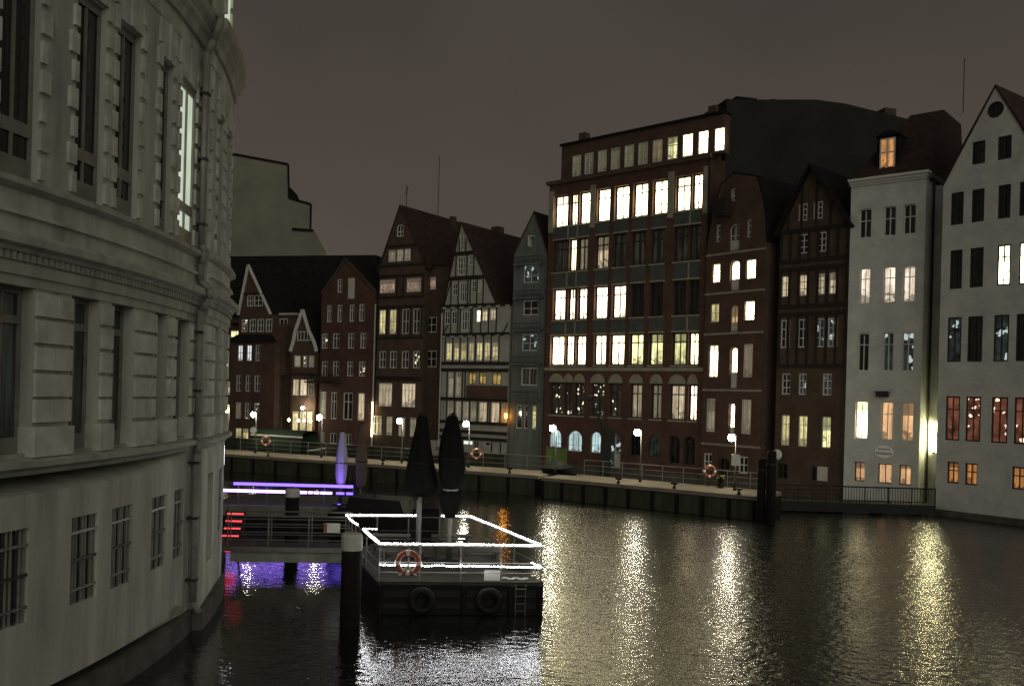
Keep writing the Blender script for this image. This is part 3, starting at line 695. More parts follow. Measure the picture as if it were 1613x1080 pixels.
# ------------------------------------------------------------------ houses further left
# ---- S: narrow grey house
S = House('grey_house', 'narrow grey rendered house with balconies beside the red brick warehouse', 804, 95.5, 856, 93.2)
S.row('m1', [(1200,1320,475,615)], 'X', 1, (0.4,), rev=.18, fw=.1); S.row('m1', [(1197,1315,750,865)], 'd', 1, (0.45,), rev=.18, fw=.1)
S.row('m2', [(1045,1152,25,140)], 'X', 1, (0.45,), rev=.18, fw=.1); S.row('m2', [(1040,1150,255,375)], 'D', 1, (), rev=.18, fw=.1)
S.row('m2', [(1005,1045,510,670),(1058,1085,510,670),(1112,1142,510,670)], 'ddy', 0, (0.6,), rev=.18, fw=.09)
sa = S.pt('m1', 1282, 75); se = S.z_at('m1', 1190, 400)
st = [(0, se), (sa[0], sa[1]), (S.W, se)]
S.body([(0, ZB), (S.W, ZB)]+st[::-1], 9, 'grey_render', .18); S.roof(st, 9.2, 'roof_tile', .2, .05)
for zid, y in (('m1', 440), ('m1', 700), ('m1', 950), ('m2', 200), ('m2', 440)):
    z = S.z_at(zid, 1250 if zid == 'm1' else 1090, y)
    bo = S.slab('balcony', .4, S.W-.25, z-.55, z-.43, 'grey_render', -.7, .03)
    m = MB(); m.box(.4, S.W-.25, -.7, -.66, z+.25, z+.31)
    for i in range(12): u = .42+(S.W-.72)*i/11; m.box(u, u+.03, -.69, -.67, z-.43, z+.25)
    m.build('balustrade', 'steel_dark', bo)
q = S.pt('m1', 1275, 255); m = MB(); m.box(q[0]-.3, q[0]-.18, -.5, .02, q[1]-1.1, q[1]); m.box(q[0]-.18, q[0]+.3, -.5, -.1, q[1]-.1, q[1]); m.build('hoist_bracket', 'white_board', S.root)

# ---- F: white and black half timbered gable
Fh = House('half_timbered_house', 'white half timbered gable with black beams and long roof', 695, 101, 800, 95.8)
P = Fh
P.row('m1', [(712,752,250,365)], 'D', 1, (0.33,0.66), rev=.1)
P.row('m1', [(692,752,415,553)], 'D', 2, (0.33,0.66), rev=.1, fw=.09); P.row('m1', [(778,810,405,480)], 'd', 1, (0.5,), rev=.1)
P.row('m1', [(652,690,618,710),(800,838,600,690),(845,882,595,690)], 'ddm', 1, (0.5,), rev=.1, snap=False); P.row('m1', [(708,762,615,762)], 'D', 2, (0.5,), rev=.1)
f1 = P.row('m1', [(592,632,835,935),(645,688,835,935),(838,868,825,918),(882,925,822,912),(943,988,812,905)], 'ddwkk', 1, (0.5,), rev=.1, snap=False); P.row('m1', [(722,785,835,985)], 'D', 2, (0.5,), rev=.1, fw=.1)
f2 = P.row('m2', [(530,570,92,205),(583,620,90,205),(630,672,87,205),(683,720,83,205),(738,778,80,205),(790,830,77,205),(843,885,74,205)], 'yyyyyyy', 1, (0.5,), rev=.1)
P.row('m2', [(547,580,285,455),(597,633,285,455)], 'bb', 0, (0.5,), rev=.1); P.row('m2', [(683,733,285,370),(755,802,285,368),(845,905,285,368)], 'aaa', 1, (), 'brown_frame', rev=.1)
f3 = P.row('m2', [(540,578,490,622),(597,632,488,622),(645,683,487,622),(697,735,485,622),(755,808,482,622),(838,892,480,622)], 'bbbbkk', 1, (0.6,), rev=.1)
P.row('m2', [(645,712,750,782),(790,832,755,785)], 'nX', 0, (), rev=.1)
fa = P.pt('m1', 722, 165); fe = P.z_at('m1', 780, 785)
fl = .05; fr = P.pt('m1', 985, 785)[0]
ftop = [(fl, fe), (fa[0], fa[1]), (fr, fe)]
zb2 = P.z_at('m2', 700, 240)
P.body([(0, ZB), (P.W, ZB), (P.W, fe-.3), (fr, fe-.3)]+ftop[::-1]+[(0, fe-.3)], 9, 'infill_white', .1)
P.roof([(fl-.2, fe-.3), (fa[0], fa[1]+.1), (fr+.25, fe-.3)], 15, 'roof_tile', .2, .1)
def beamrow(h, z, u0, u1, th=.16, y=-.1): h.slab('timber_beam', u0, u1, z-th, z+th, 'timber_dark', y, .03)
def gable_u(z): t = (z-fe)/(fa[1]-fe); return fl+(fa[0]-fl)*t, fr+(fa[0]-fr)*t
for y in (388, 578):
    z = P.z_at('m1', 740, y); a, b = gable_u(z); beamrow(P, z, a, b, .2)
for z in (fe-.1, P.z_at('m1', 780, 1015), P.z_at('m2', 700, 225), P.z_at('m2', 700, 270), P.z_at('m2', 700, 470), P.z_at('m2', 700, 628), P.z_at('m2', 700, 690), P.z_at('m2', 700, 735)): beamrow(P, z, .0, P.W, .17, -.14)
def posts(h, us, z0, z1, wd=.13):
    for u in us: h.slab('timber_post', u-wd/2, u+wd/2, z0, z1, 'timber_dark', -.05, .03)
def zz(zid, x, y): return P.pt(zid, x, y)[0]
zA, zBm = P.z_at('m1', 740, 388), P.z_at('m1', 740, 578)
posts(P, [zz('m1', x, 480) for x in (680, 765, 818)], zBm+.2, zA-.2); posts(P, [zz('m1', x, 680) for x in (642, 698, 770, 790, 843, 890)], fe+.08, zBm-.2)
posts(P, [zz('m1', x, 320) for x in (706, 757)], zA+.2, zA+1.6)
z1j = P.z_at('m1', 780, 1015)
posts(P, [zz('m1', x, 900) for x in (588, 640, 695, 713, 793, 805, 873, 932, 992)], z1j+.17, fe-.28)
z2j = P.z_at('m2', 700, 225)
posts(P, [P.pt('m2', x, 150)[0] for x in (524, 576, 625, 677, 730, 784, 836, 890)], z2j+.17, z1j-.17)
z3, z4, z5, z6 = P.z_at('m2', 700, 270), P.z_at('m2', 700, 470), P.z_at('m2', 700, 628), P.z_at('m2', 700, 690)
posts(P, [P.pt('m2', x, 370)[0] for x in (538, 588, 641, 660)], z4+.17, z3-.17); posts(P, [P.pt('m2', x, 555)[0] for x in (535, 588, 638, 690, 744, 815, 830, 900)], z5+.17, z4-.17)
posts(P, [P.pt('m2', x, 800)[0] for x in (640, 730, 745, 840, 900)], 1.3, P.z_at('m2', 700, 752))
P.slab('brick_panel', P.pt('m2', 668, 400)[0], P.W-.05, z4+.18, P.z_at('m2', 790, 372)-.05, 'rust_brick', -.03, .03)
for zz_ in (fe-.28, z1j-.2):   # carved bracket heads under the jetties
    for i in range(8): u = .25+(P.W-.5)*i/7; MB().prism([(u-.3, zz_+.1), (u+.3, zz_+.1), (u+.2, zz_-.12), (u-.2, zz_-.12)], -.18, -.145).build('bracket', 'infill_white', P.root)
for a, b in (((.15, z1j+.2), (.75, z1j+1.1)), ((P.W-.2, z1j+1.1), (P.W-.75, z1j+.2)), ((P.pt('m1', 590, 780)[0], fe+.1), (P.pt('m1', 640, 620)[0], zBm-.3))): P.diag('timber_brace', a, b, .13, 'timber_dark')
P.slab('stone_base', -.02, P.W+.02, ZB, 1.25, 'quay_base', -.12, .03)
P.slab('drainpipe', -.16, -.05, 1.6, fe-.8, 'white_board', -.14, -.03)
P.slab('side_wall', P.W+.05, P.W+.9, ZB, z3, 'rust_brick', .9, 8)
# orange wall lamp in the slot right of it
q = at_depth(797, 655, 95.4); ol = tag(empty('wall_lamp', tuple(q)), 'orange lamp lighting the slot beside half timbered house', 'lamp')
m = MB(); m.lathe([(.08, -.2), (.13, 0), (.09, .25)], 10); m.build('globe', 'lamp_orange', ol, True)
m = MB(); m.tube((0, 0, .2), (0, .5, .35), .03, 6); m.build('bracket', 'steel_dark', ol)

# ---- J: brown brick and timber house with tall gable
J = House('brown_gabled_house', 'brown brick gabled house with tall pointed roof and yellow windows', 592, 107.5, 664, 103.8)
J.row('m1', [(222,275,165,258)], 'd', 1, (0.5,), arch=.3, rev=.12, fw=.11); J.row('m1', [(157,212,362,458),(220,272,357,450),(280,328,350,442)], 'bbb', 2, (0.5,), rev=.12, fw=.1)
J.row('m1', [(88,207,598,705),(297,408,570,675)], 'qq', 3, (0.5,), rev=.12); J.row('m1', [(85,135,828,1020),(165,217,825,1015),(262,318,815,1005),(347,402,808,1003)], 'yydd', 1, (0.5,), rev=.12, fw=.09)
J.row('m2', [(75,120,147,258),(147,193,143,258),(228,275,138,258),(305,350,137,255)], 'dddx', 1, (0.5,), rev=.12, fw=.1)
J.row('m2', [(70,162,360,520),(228,320,358,520)], 'kk', 3, (0.7,), rev=.12); J.row('m2', [(35,90,588,713),(122,163,588,717),(205,250,588,718),(283,325,588,720)], 'bbbb', 1, (0.6,), rev=.12)
ja = J.pt('m1', 247, 28); je = J.z_at('m1', 240, 480)
jt = [(0, je-.6), (.25, je), (ja[0], ja[1]), (J.W-.1, je), (J.W, je-.6)]
J.body([(0, ZB), (J.W, ZB)]+jt[::-1], 12, 'brown_brick', .12); J.roof([(-.1, je-.6), (.2, je), (ja[0], ja[1]+.05), (J.W+.35, je-.6)], 24, 'roof_tile', .2, .1)
for zid, y in (('m1', 330), ('m1', 480), ('m1', 560), ('m1', 725), ('m1', 800), ('m1', 1040), ('m2', 320), ('m2', 335)):
    z = J.z_at(zid, 240 if zid == 'm1' else 200, y); t = max(0, (z-je)/(ja[1]-je)); a, b = .25+(ja[0]-.25)*t, J.W-.1+(ja[0]-J.W+.1)*t
    if z < je: a, b = 0, J.W
    beamrow(J, z, a+.02, b-.02, .11)
zj1, zj2, zj3 = J.z_at('m1', 240, 560), J.z_at('m1', 240, 725), J.z_at('m1', 240, 800)
posts(J, [.1, J.W*.42, J.W*.55, J.W-.12], zj2+.11, zj1-.11, .16); posts(J, [J.pt('m1', x, 760)[0] for x in (80, 145, 245, 330, 412)], J.z_at('m1', 240, 1040)+.11, zj3-.11, .16)
J.slab('stone_base', -.02, J.W+.02, ZB, 1.1, 'quay_base', -.1, .03)
m = MB(); m.tube((0, 0, 0), (0, 0, 7.5), .04, 6)
q = at_depth(690, 331, 112); tag(m.build('antenna_mast', 'steel_dark', None, False, (q.x, q.y, q.z-.8)), 'tall thin antenna mast on the long tiled roof ridge', 'antenna')
q = at_depth(640, 326, 108.5); m = MB(); m.tube((0, 0, -.8), (0, 0, 2.6), .04, 6); m.tube((-.12, 0, 1.5), (.12, 0, 2.3), .05, 6)
tag(m.build('roof_finial', 'steel_dark', None, False, tuple(q)), 'small weathered finial on the brown gable tip', 'finial')
J.slab('chimney', ja[0]-.65, ja[0]+.65, ja[1]-1.2, ja[1]+1.0, 'brown_brick', 19.5, 20.7)
J.slab('chimney', ja[0]+.3, ja[0]+.9, ja[1]-1.5, ja[1]+.45, 'brown_brick', 9.0, 9.7)
# link wing between the two
V = House('link_house', 'dark set back wing between brown gable and white half timbered house', 662, 105.2, 697, 103.2)
V.row('m1', [(455,523,570,668)], 'q', 1, (), rev=.12); V.row('m1', [(445,530,880,1000)], 'd', 1, (0.5,), rev=.12, fw=.1); V.row('m2', [(390,465,138,250)], 'd', 1, (0.5,), rev=.12, fw=.1)
ve = V.z_at('m1', 470, 490)
V.body([(0, ZB), (V.W+.6, ZB), (V.W+.6, ve), (0, ve)], 8, 'brown_brick', .12)
MB().hexa([(-.1, -.2, ve), (V.W+.6, -.2, ve), (-.1, 5, ve), (V.W+.6, 5, ve), (-.1, -.15, ve+.15), (V.W+.6, -.15, ve+.15), (-.1, 5, ve+4), (V.W+.6, 5, ve+4)]).build('roof', 'roof_tile', V.root)
q0, q1 = V.pt('m2', 430, 745), V.pt('m2', 490, 853)
V.slab('notice_panel', q0[0], q1[0], q1[1], q0[1], 'white_board', -.12, .03)
V.slab('notice_print', q0[0]+.9, q1[0]-.25, q1[1]+.7, q0[1]-.75, 'grey_render', -.135, -.122)

# ---- R: red brick gabled house
R_ = House('red_brick_house', 'red brick gabled house with four rows of paired white framed windows', 503, 112.5, 588, 108)
R_.row('l1', [(795,828,910,1000)], 'd', 1, (0.5,), rev=.15, fw=.1); q = R_.rects('l1', [(867,908,905,1040)])[0]; R_.slab('loading_shutter', q[0], q[1], q[2], q[3], 'white_board', -.05, .03)
for rw, k in (([(675,705,80,185),(738,768,78,182),(812,842,73,178),(870,903,70,175)], 'dddd'), ([(643,680,252,345),(710,750,250,342),(803,840,247,342),(877,913,245,338)], 'xddd'), ([(643,680,420,495),(710,748,420,500),(797,833,420,522),(868,907,417,522)], 'dddx'),
              ([(632,668,607,770),(698,733,607,772),(773,830,610,775),(862,903,610,775)], 'bddk')):
    R_.row('l2', rw, k, 1, (0.66,), rev=.15, fw=.11)
R_.row('l2', [(635,660,850,918),(692,732,855,918),(785,822,858,928)], 'ddd', 1, (), rev=.15, fw=.11)
ra = R_.pt('l1', 850, 780); re_ = R_.z_at('l1', 850, 1000)
rt = [(0, re_), (ra[0], ra[1]), (R_.W, re_)]
R_.body([(0, ZB), (R_.W, ZB)]+rt[::-1], 8, 'red_brick', .15); R_.roof(rt, 8.2, 'roof_slate', .2, -.0)
for a, b in ((rt[0], rt[1]), (rt[1], rt[2])): R_.diag('gable_coping', (a[0], a[1]), (b[0], b[1]), .28, 'brown_brick', -.14, .3)
q = R_.pt('l2', 670, 535); bo = R_.slab('balcony', q[0]-2.6, q[0]+2.6, q[1]-.35, q[1]-.2, 'timber_dark', -1.1, .03)
m = MB(); m.box(q[0]-2.6, q[0]+2.6, -1.1, -1.04, q[1]+.6, q[1]+.7)
for i in range(14): u = q[0]-2.6+5.15*i/13; m.box(u, u+.06, -1.09, -1.05, q[1]-.2, q[1]+.6)
m.build('balustrade', 'timber_dark', bo)
R_.slab('stone_base', -.02, R_.W+.02, ZB, 1.0, 'quay_base', -.1, .03)
R_.slab('downpipe', R_.W-.02, R_.W+.12, 1.0, re_-1.5, 'white_board', -.14, -.03)
q = at_depth(586, 660, 107.4); ol = tag(empty('wall_lamp', tuple(q)), 'warm slim wall lamp at the corner of red brick house', 'lamp')
m = MB(); m.lathe([(.06, -2.0), (.06, 2.0)], 8); m.build('tube', 'lamp_warm', ol)
m = MB(); m.box(-.1, .1, 0, .3, -.1, .1); m.build('bracket', 'steel_dark', ol)

# ---- H1: brick house with white bargeboards
A1 = House('bargeboard_house', 'brick house with white edged pointed gable near the curved white building', 362, 119, 432, 115.5)
A1.row('l2', [(190,225,20,90),(232,285,15,82)], 'dd', 1, (0.5,), rev=.1, fw=.11); A1.row('l2', [(157,193,172,248),(205,243,168,245),(253,292,160,240),(303,342,150,232)], 'xddd', 1, (0.5,), rev=.1, fw=.12)
A1.row('l2', [(133,163,322,420),(187,217,320,420),(240,268,318,415)], 'uud', 1, (0.5,), rev=.15, fw=.1); A1.row('l2', [(123,155,505,605),(180,210,503,603),(233,268,503,602)], 'ddd', 1, (0.5,), rev=.15, fw=.1)
A1.row('l2', [(120,152,670,770),(175,207,670,770),(232,262,670,770)], 'mxx', 1, (0.5,), rev=.15, fw=.1); A1.row('l2', [(118,155,825,897),(162,197,825,897)], 'yy', 1, (), rev=.15)
aa = A1.pt('l1', 217, 820); ae = A1.z_at('l2', 240, 270); al, ar = A1.pt('l2', 140, 150), A1.pt('l2', 338, 135)
A1.body([(0, ZB), (A1.W, ZB), (A1.W, ae), (ar[0], ae), (ar[0], ar[1]), (aa[0], aa[1]), (al[0], ar[1]), (al[0], ae), (0, ae)], 7, 'rust_brick', .15)
A1.roof([(al[0], ar[1]), (aa[0], aa[1]), (ar[0], ar[1])], 7, 'roof_slate', .15, -.02)
am = ((al[0]+aa[0])/2+.1, (al[1]+aa[1])/2)
for a, b in ((al, aa), (aa, ar)): A1.diag('bargeboard', (a[0], ar[1]) if a is al else a, b, .3, 'white_paint', -.25, -.05)
A1.slab('bargeboard_tie', al[0]+.7, ar[0]-.7, ar[1]+2.6, ar[1]+2.75, 'timber_dark', -.2, .03)
MB().hexa([(-.3, -.5, ae-.6), (A1.W+.3, -.5, ae-.6), (-.3, .0, ae-.6), (A1.W+.3, .0, ae-.6), (al[0], -.12, ae+.3), (ar[0], -.12, ae+.3), (al[0], 0, ae+.3), (ar[0], 0, ae+.3)]).build('skirt_roof', 'roof_slate', A1.root)
A1.slab('stone_base', -.02, A1.W+.02, ZB, 1.0, 'quay_base', -.1, .03)
A2 = House('link_house', 'recessed brick wing with a white framed glazed oriel', 430, 117.5, 459, 116)
A2.row('l2', [(365,435,160,228)], 'd', 2, (), rev=.1, fw=.12); A2.row('l2', [(325,338,755,850),(385,400,755,850)], 'mm', 0, (), rev=.1)
a2e = A2.z_at('l2', 400, 140)
A2.body([(-.3, ZB), (A2.W+.4, ZB), (A2.W+.4, a2e), (-.3, a2e)], 5, 'rust_brick', .1)
A2.slab('flat_roof', -.3, A2.W+.5, a2e, a2e+.25, 'white_board', -.2, 5)
q = A2.pt('l2', 395, 400); A2.slab('oriel', q[0]-1.2, q[0]+1.2, q[1]-2.2, q[1]+4.3, 'rust_brick', -.5, .02)
A3 = House('small_gabled_house', 'narrow brick house with white curved bargeboards above a lit restaurant', 458, 114.5, 497, 112.8)
A3.row('l2', [(495,575,238,295)], 'd', 3, (), rev=.1, fw=.1); A3.row('l2', [(477,515,385,455),(530,555,385,455),(565,597,385,455)], 'bxb', 1, (0.5,), rev=.1, fw=.12)
A3.row('l2', [(468,505,530,628),(512,553,530,628),(562,592,530,628)], 'kkd', 1, (0.7,), rev=.1); A3.row('l2', [(465,500,725,860),(510,545,725,860),(553,585,725,860)], 'yyy', 1, (0.6,), rev=.1)
a3a, a3e = A3.pt('l2', 532, 108), A3.z_at('l2', 530, 360)
kz = a3e+(a3a[1]-a3e)*.5; k3 = [(-.12, a3e), (.3, a3e+(kz-a3e)*.45), (a3a[0]-A3.W*.27, kz), a3a, (a3a[0]+A3.W*.27, kz), (A3.W-.3, a3e+(kz-a3e)*.45), (A3.W+.12, a3e)]
A3.body([(0, ZB), (A3.W, ZB), (A3.W, a3e)]+k3[::-1]+[(0, a3e)], 6, 'rust_brick', .1); A3.roof(k3, 6, 'roof_slate', .1, -.02)
for a, b in zip(k3, k3[1:]): A3.diag('bargeboard', a, b, .32, 'white_paint', -.3, -.03)
A3.slab('timber_beam', 0, A3.W, A3.z_at('l2', 530, 500)-.15, A3.z_at('l2', 530, 500)+.15, 'timber_dark', -.08, .03)
A0 = House('corner_house', 'dark house with four stacked lit windows against the curved building', 338, 121, 366, 119.6)
A0.row('l2', [(90,140,232,300)], 'Y', 2, (), rev=.1); A0.row('l2', [(55,78,393,470)], 'y', 0, (0.5,), rev=.1); A0.row('l2', [(47,92,540,625)], 'k', 1, (), rev=.1); A0.row('l2', [(35,88,680,790)], 'w', 1, (), rev=.1)
a0e = A0.z_at('l2', 90, 200)
A0.body([(-3, ZB), (A0.W+.3, ZB), (A0.W+.3, a0e), (-3, a0e)], 6, 'brown_brick', .1); A0.slab('flat_roof', -3.1, A0.W+.4, a0e, a0e+.3, 'roof_slate', -.3, 6)
# big dark roof and pale firewall behind
Q = House('rear_house', 'long dark pitched roof behind the red brick gables', 340, 128, 592, 122.5)
qe, qr = Q.uz(470, 500)[1], Q.uz(480, 398)[1]
Q.body([(-8, ZB), (Q.W, ZB), (Q.W, qe), (-8, qe)], 8, 'brown_brick')
MB().hexa([(-8, -.3, qe), (Q.W, -.3, qe), (-8, 8, qe), (Q.W, 8, qe), (-8, 2.5, qr), (Q.W-1.5, 2.5, qr), (-8, 6, qr), (Q.W-1.5, 6, qr)]).build('roof', 'roof_slate', Q.root)
q = Q.uz(456, 463); MB().hexa([(q[0]-.7, .55, q[1]-.8), (q[0]+.6, .55, q[1]-.8), (q[0]-.7, .9, q[1]-.8), (q[0]+.6, .9, q[1]-.8), (q[0]-.7, .85, q[1]+.5), (q[0]+.6, .85, q[1]+.5), (q[0]-.7, 1.2, q[1]+.5), (q[0]+.6, 1.2, q[1]+.5)]).build('skylight', 'glass_teal', Q.root)
X = House('firewall_building', 'large pale windowless firewall rising over the old gables', 300, 139, 512, 144.5)
X.root['category'] = 'building'
xp = [X.uz(*p) for p in ((330,236),(454,259),(455,312),(490,322),(489,360),(495,362),(514,398))]
X.body([(xp[0][0], ZB), (X.W+2, ZB), xp[-1]]+xp[::-1][1:], 12, 'firewall_render')
for a, b in ((xp[0], xp[1]), (xp[2], xp[3])): X.diag('coping', a, b, .35, 'roof_slate', -.15, 1)
X.diag('coping', xp[1], xp[2], .3, 'roof_slate', -.1, .8); X.diag('coping', xp[3], xp[4], .3, 'roof_slate', -.1, .8)
q0, q1 = X.uz(455, 288), X.uz(474, 314); MB().prism([(q0[0], q0[1]), (q1[0]-.5, q0[1]-1.3), (q1[0], q1[1]), (q0[0], q1[1])], 2, 8).build('roof_block', 'roof_slate', X.root)
q0, q1 = X.uz(460, 359), X.uz(493, 363); X.slab('ledge', q0[0], q1[0], q1[1]-.2, q1[1]+.15, 'roof_slate', -.3, .3)
# ------------------------------------------------------------------ curved white building on the left
AC, AR = Vector((-44.7, 25.0)), 35.0
LB0 = Vector((-9.7, 25.0, 0))
def arc(s, out, z):
    th = s/AR; r = AR+out
    return (AC.x+r*math.cos(th)-LB0.x, AC.y+r*math.sin(th)-LB0.y, z)
def sd_(d): return AR*math.asin((d-25)/AR)
LB = tag(empty('curved_building', tuple(LB0)), 'curved white stucco building with rusticated piers and barred ground floor windows', 'building')
def sweep(name, prof, s0, s1, mat, parent=None, step=0.8):
    n = max(1, int((s1-s0)/step)); m = MB(); k = len(prof)
    for i in range(n+1):
        s = s0+(s1-s0)*i/n; m.v += [arc(s, o, z) for o, z in prof]
    for i in range(n):
        for j in range(k):
            j2 = (j+1) % k; m.f.append((i*k+j, i*k+j2, (i+1)*k+j2, (i+1)*k+j))
    m.f.append(tuple(range(k))); m.f.append(tuple(n*k+j for j in range(k))[::-1])
    return m.build(name, mat, parent or LB)
def ablock(m, s0, s1, o0, o1, z0, z1):
    return m.hexa([arc(s0, o0, z0), arc(s1, o0, z0), arc(s0, o1, z0), arc(s1, o1, z0), arc(s0, o0, z1), arc(s1, o0, z1), arc(s0, o1, z1), arc(s1, o1, z1)])
def apart(name, s0, s1, o0, o1, z0, z1, mat, parent=None): return ablock(MB(), s0, s1, o0, o1, z0, z1).build(name, mat, parent or LB)
S0, SP, S1 = -26.0, sd_(28.6), sd_(34.0)     # near end, pipe, far end
RIS = 0.30                              # the part beyond the pipe stands forward
def rect(o0, o1, z0, z1): return [(o0, z0), (o1, z0), (o1, z1), (o0, z1)]
# ground floor wall with window openings
gw = [(18.3, 19.5), (20.95, 22.05), (22.7, 23.8), (25.0, 26.15), (26.8, 27.75)]
gw = [(13.6, 14.8), (15.9, 17.1)]+gw
Z0, Z1, ZGF = 2.5, 4.5, 5.65
def ground_wall(s0, s1, wins, out, doors=()):
    holes = [[(a, z0), (b, z0), (b, z1), (a, z1)] for a, b, z0, z1 in wins]
    ext = [(s0+(s1-s0)*i/30.0, z) for i in range(1, 30) for z in (0.9, 1.7, 3.5, 5.2) if not any(inside((s0+(s1-s0)*i/30.0, z), h) for h in holes)]
    vs, tris = pierced([(s0, .6), (s1, .6), (s1, ZGF), (s0, ZGF)], holes, ext); m = MB()
    m.v = [arc(s, out, z) for s, z in vs]
    for t in tris: m.f.append(t)
    for h in holes:
        b = len(m.v); m.v += [arc(s, out, z) for s, z in h]+[arc(s, out-.3, z) for s, z in h]
        for i in range(4): j = (i+1) % 4; m.f.append((b+i, b+4+i, b+4+j, b+j))
    return m.build('ground_floor_wall', 'stucco', LB)
wl = [(sd_(a), sd_(b), Z0, Z1) for a, b in gw]
ground_wall(S0, SP, wl, 0.0)
wr_ = [(sd_(29.6), sd_(30.5), 1.9, 4.75), (sd_(31.9), sd_(32.9), Z0, Z1+.2)]
ground_wall(SP, S1, wr_, RIS)
apart('wall_return', SP-.01, SP+.02, -.2, RIS, .6, ZGF, 'stucco')
for i, (a, b, z0, z1) in enumerate(wl+wr_):
    out = 0.0 if i < len(wl) else RIS; door = i == len(wl)
    w_o = apart('barred_window' if not door else 'door', a, b, out-.3, out-.24, z0, z1, 'grille_grey' if not door else 'dark_frame')
    if door: continue
    for k in range(9):
        s = a+(b-a)*(k+.5)/9; apart('bar', s-.018, s+.018, out-.10, out-.06, z0-.02, z1+.02, 'pipe_zinc' if k % 3 else 'steel_dark', w_o)
    for zf in (.16, .5, .82):
        apart('crossbar', a-.02, b+.02, out-.06, out-.02, z0+(z1-z0)*zf-.03, z0+(z1-z0)*zf+.03, 'steel_grey' if zf != .5 else 'steel_dark', w_o)
# plinth
sweep('plinth', rect(-.5, .14, -1.2, .66), S0, SP-.02, 'plinth_stone'); sweep('plinth', rect(-.5, RIS+.14, -1.2, .66), SP-.02, S1, 'plinth_stone')
def both(name, prof, mat, s0=S0, s1=S1):
    sweep(name, prof, s0, SP-.03, mat); sweep(name, [(o+(RIS if o > -.4 else 0), z) for o, z in prof], SP-.03, s1, mat)
both('ledge', [(-.5, 5.62), (.05, 5.62), (.10, 5.72), (.26, 5.80), (.26, 5.92), (.02, 5.98), (-.5, 5.98)], 'cornice_stucco')
both('window_sill', rect(-1.0, -.1, 5.98, 6.06), 'cornice_stucco')
both('architrave', [(-1.0, 9.55), (.03, 9.55), (.03, 9.75), (.09, 9.77), (.09, 10.02), (-1.0, 10.02)], 'cornice_stucco')
both('dentil_backing', rect(-.5, .05, 10.02, 10.22), 'stucco')
both('cornice', [(-.5, 10.22), (.18, 10.22), (.22, 10.30), (.38, 10.36), (.38, 10.52), (.30, 10.60), (-.5, 10.60)], 'cornice_stucco')
both('frieze', [(-.5, 10.60), (.06, 10.60), (.06, 10.95), (.16, 10.98), (.16, 11.05), (.04, 11.08), (.04, 11.50), (-.5, 11.50)], 'stucco')
both('upper_sill', [(-1.0, 11.50), (.10, 11.50), (.24, 11.58), (.24, 11.70), (.05, 11.76), (-1.0, 11.76)], 'cornice_stucco')
both('upper_lintel', rect(-1.0, .0, 17.55, 18.05), 'stucco')
both('main_cornice', [(-1.0, 18.05), (.10, 18.05), (.16, 18.3), (.26, 18.42), (.26, 18.55), (.42, 18.75), (.45, 19.0), (.1, 19.1), (-1.0, 19.1)], 'cornice_stucco')
m = MB(); s = S0
while s < S1:
    o = RIS if s > SP-.03 else 0; ablock(m, s, s+.10, o+.04, o+.15, 10.05, 10.21); s += .19
den = m.build('dentils', 'cornice_stucco', LB); den['kind'] = 'stuff'
# piers: wide and narrow in turn
def pier_list():
    out = []; per = 4.12
    for n in range(-4, 1):
        b = 19.45+n*per
        for d0, d1, kind in ((b, b+1.27, 'wide'), (b+2.42, b+2.96, 'narrow')):
            if d0 > 4: out.append((d0, d1, kind))
    out += [(23.6, 24.9, 'wide'), (25.8, 26.45, 'narrow'), (28.0, 28.58, 'narrow')]
    for n in range(0, 1):
        b = 28.62+n*per; out += [(b, b+1.2, 'wide'), (b+2.3, b+2.9, 'narrow'), (32.9, 33.98, 'narrow')]
    return sorted(out)
PL = pier_list()
for d0, d1, kind in PL:
    a, b = sd_(d0), sd_(d1); o = RIS if d0 > 28.6 else 0.0; mid = d0 > 9
    pr = apart('pier', a, b, -1.0, o, 6.05, 9.56, 'stucco')
    apart('base_block', a-.03, b+.03, -.28, o+.13, 5.985, 6.62, 'stucco_block', pr)
    zt = [6.72, 7.27, 7.84, 8.41, 8.98]
    for i, z in enumerate(zt):
        h = .48
        if kind == 'wide' and i % 2 == 0:
            c = (a+b)/2; apart('rusticated_block', a+.03, c-.02, o-.05, o+.085, z, z+h, 'stucco_block', pr); apart('rusticated_block', c+.02, b-.03, o-.05, o+.085, z, z+h, 'stucco_block', pr)
        else: apart('rusticated_block', a+.03, b-.03, o-.05, o+.085, z, z+h, 'stucco_block', pr)
    # upper storey pier with quoins
    pr = apart('pier', a, b, -1.0, o-.03, 11.75, 17.56, 'stucco')
    for i in range(9):
        z = 11.85+i*.62; L = .30 if i % 2 else .18
        if kind == 'narrow': L = min(L, .2)
        apart('quoin', a+.015, a+L, o-.1, o+.05, z, z+.46, 'stucco_block', pr); apart('quoin', b-L, b-.015, o-.1, o+.05, z, z+.46, 'stucco_block', pr)
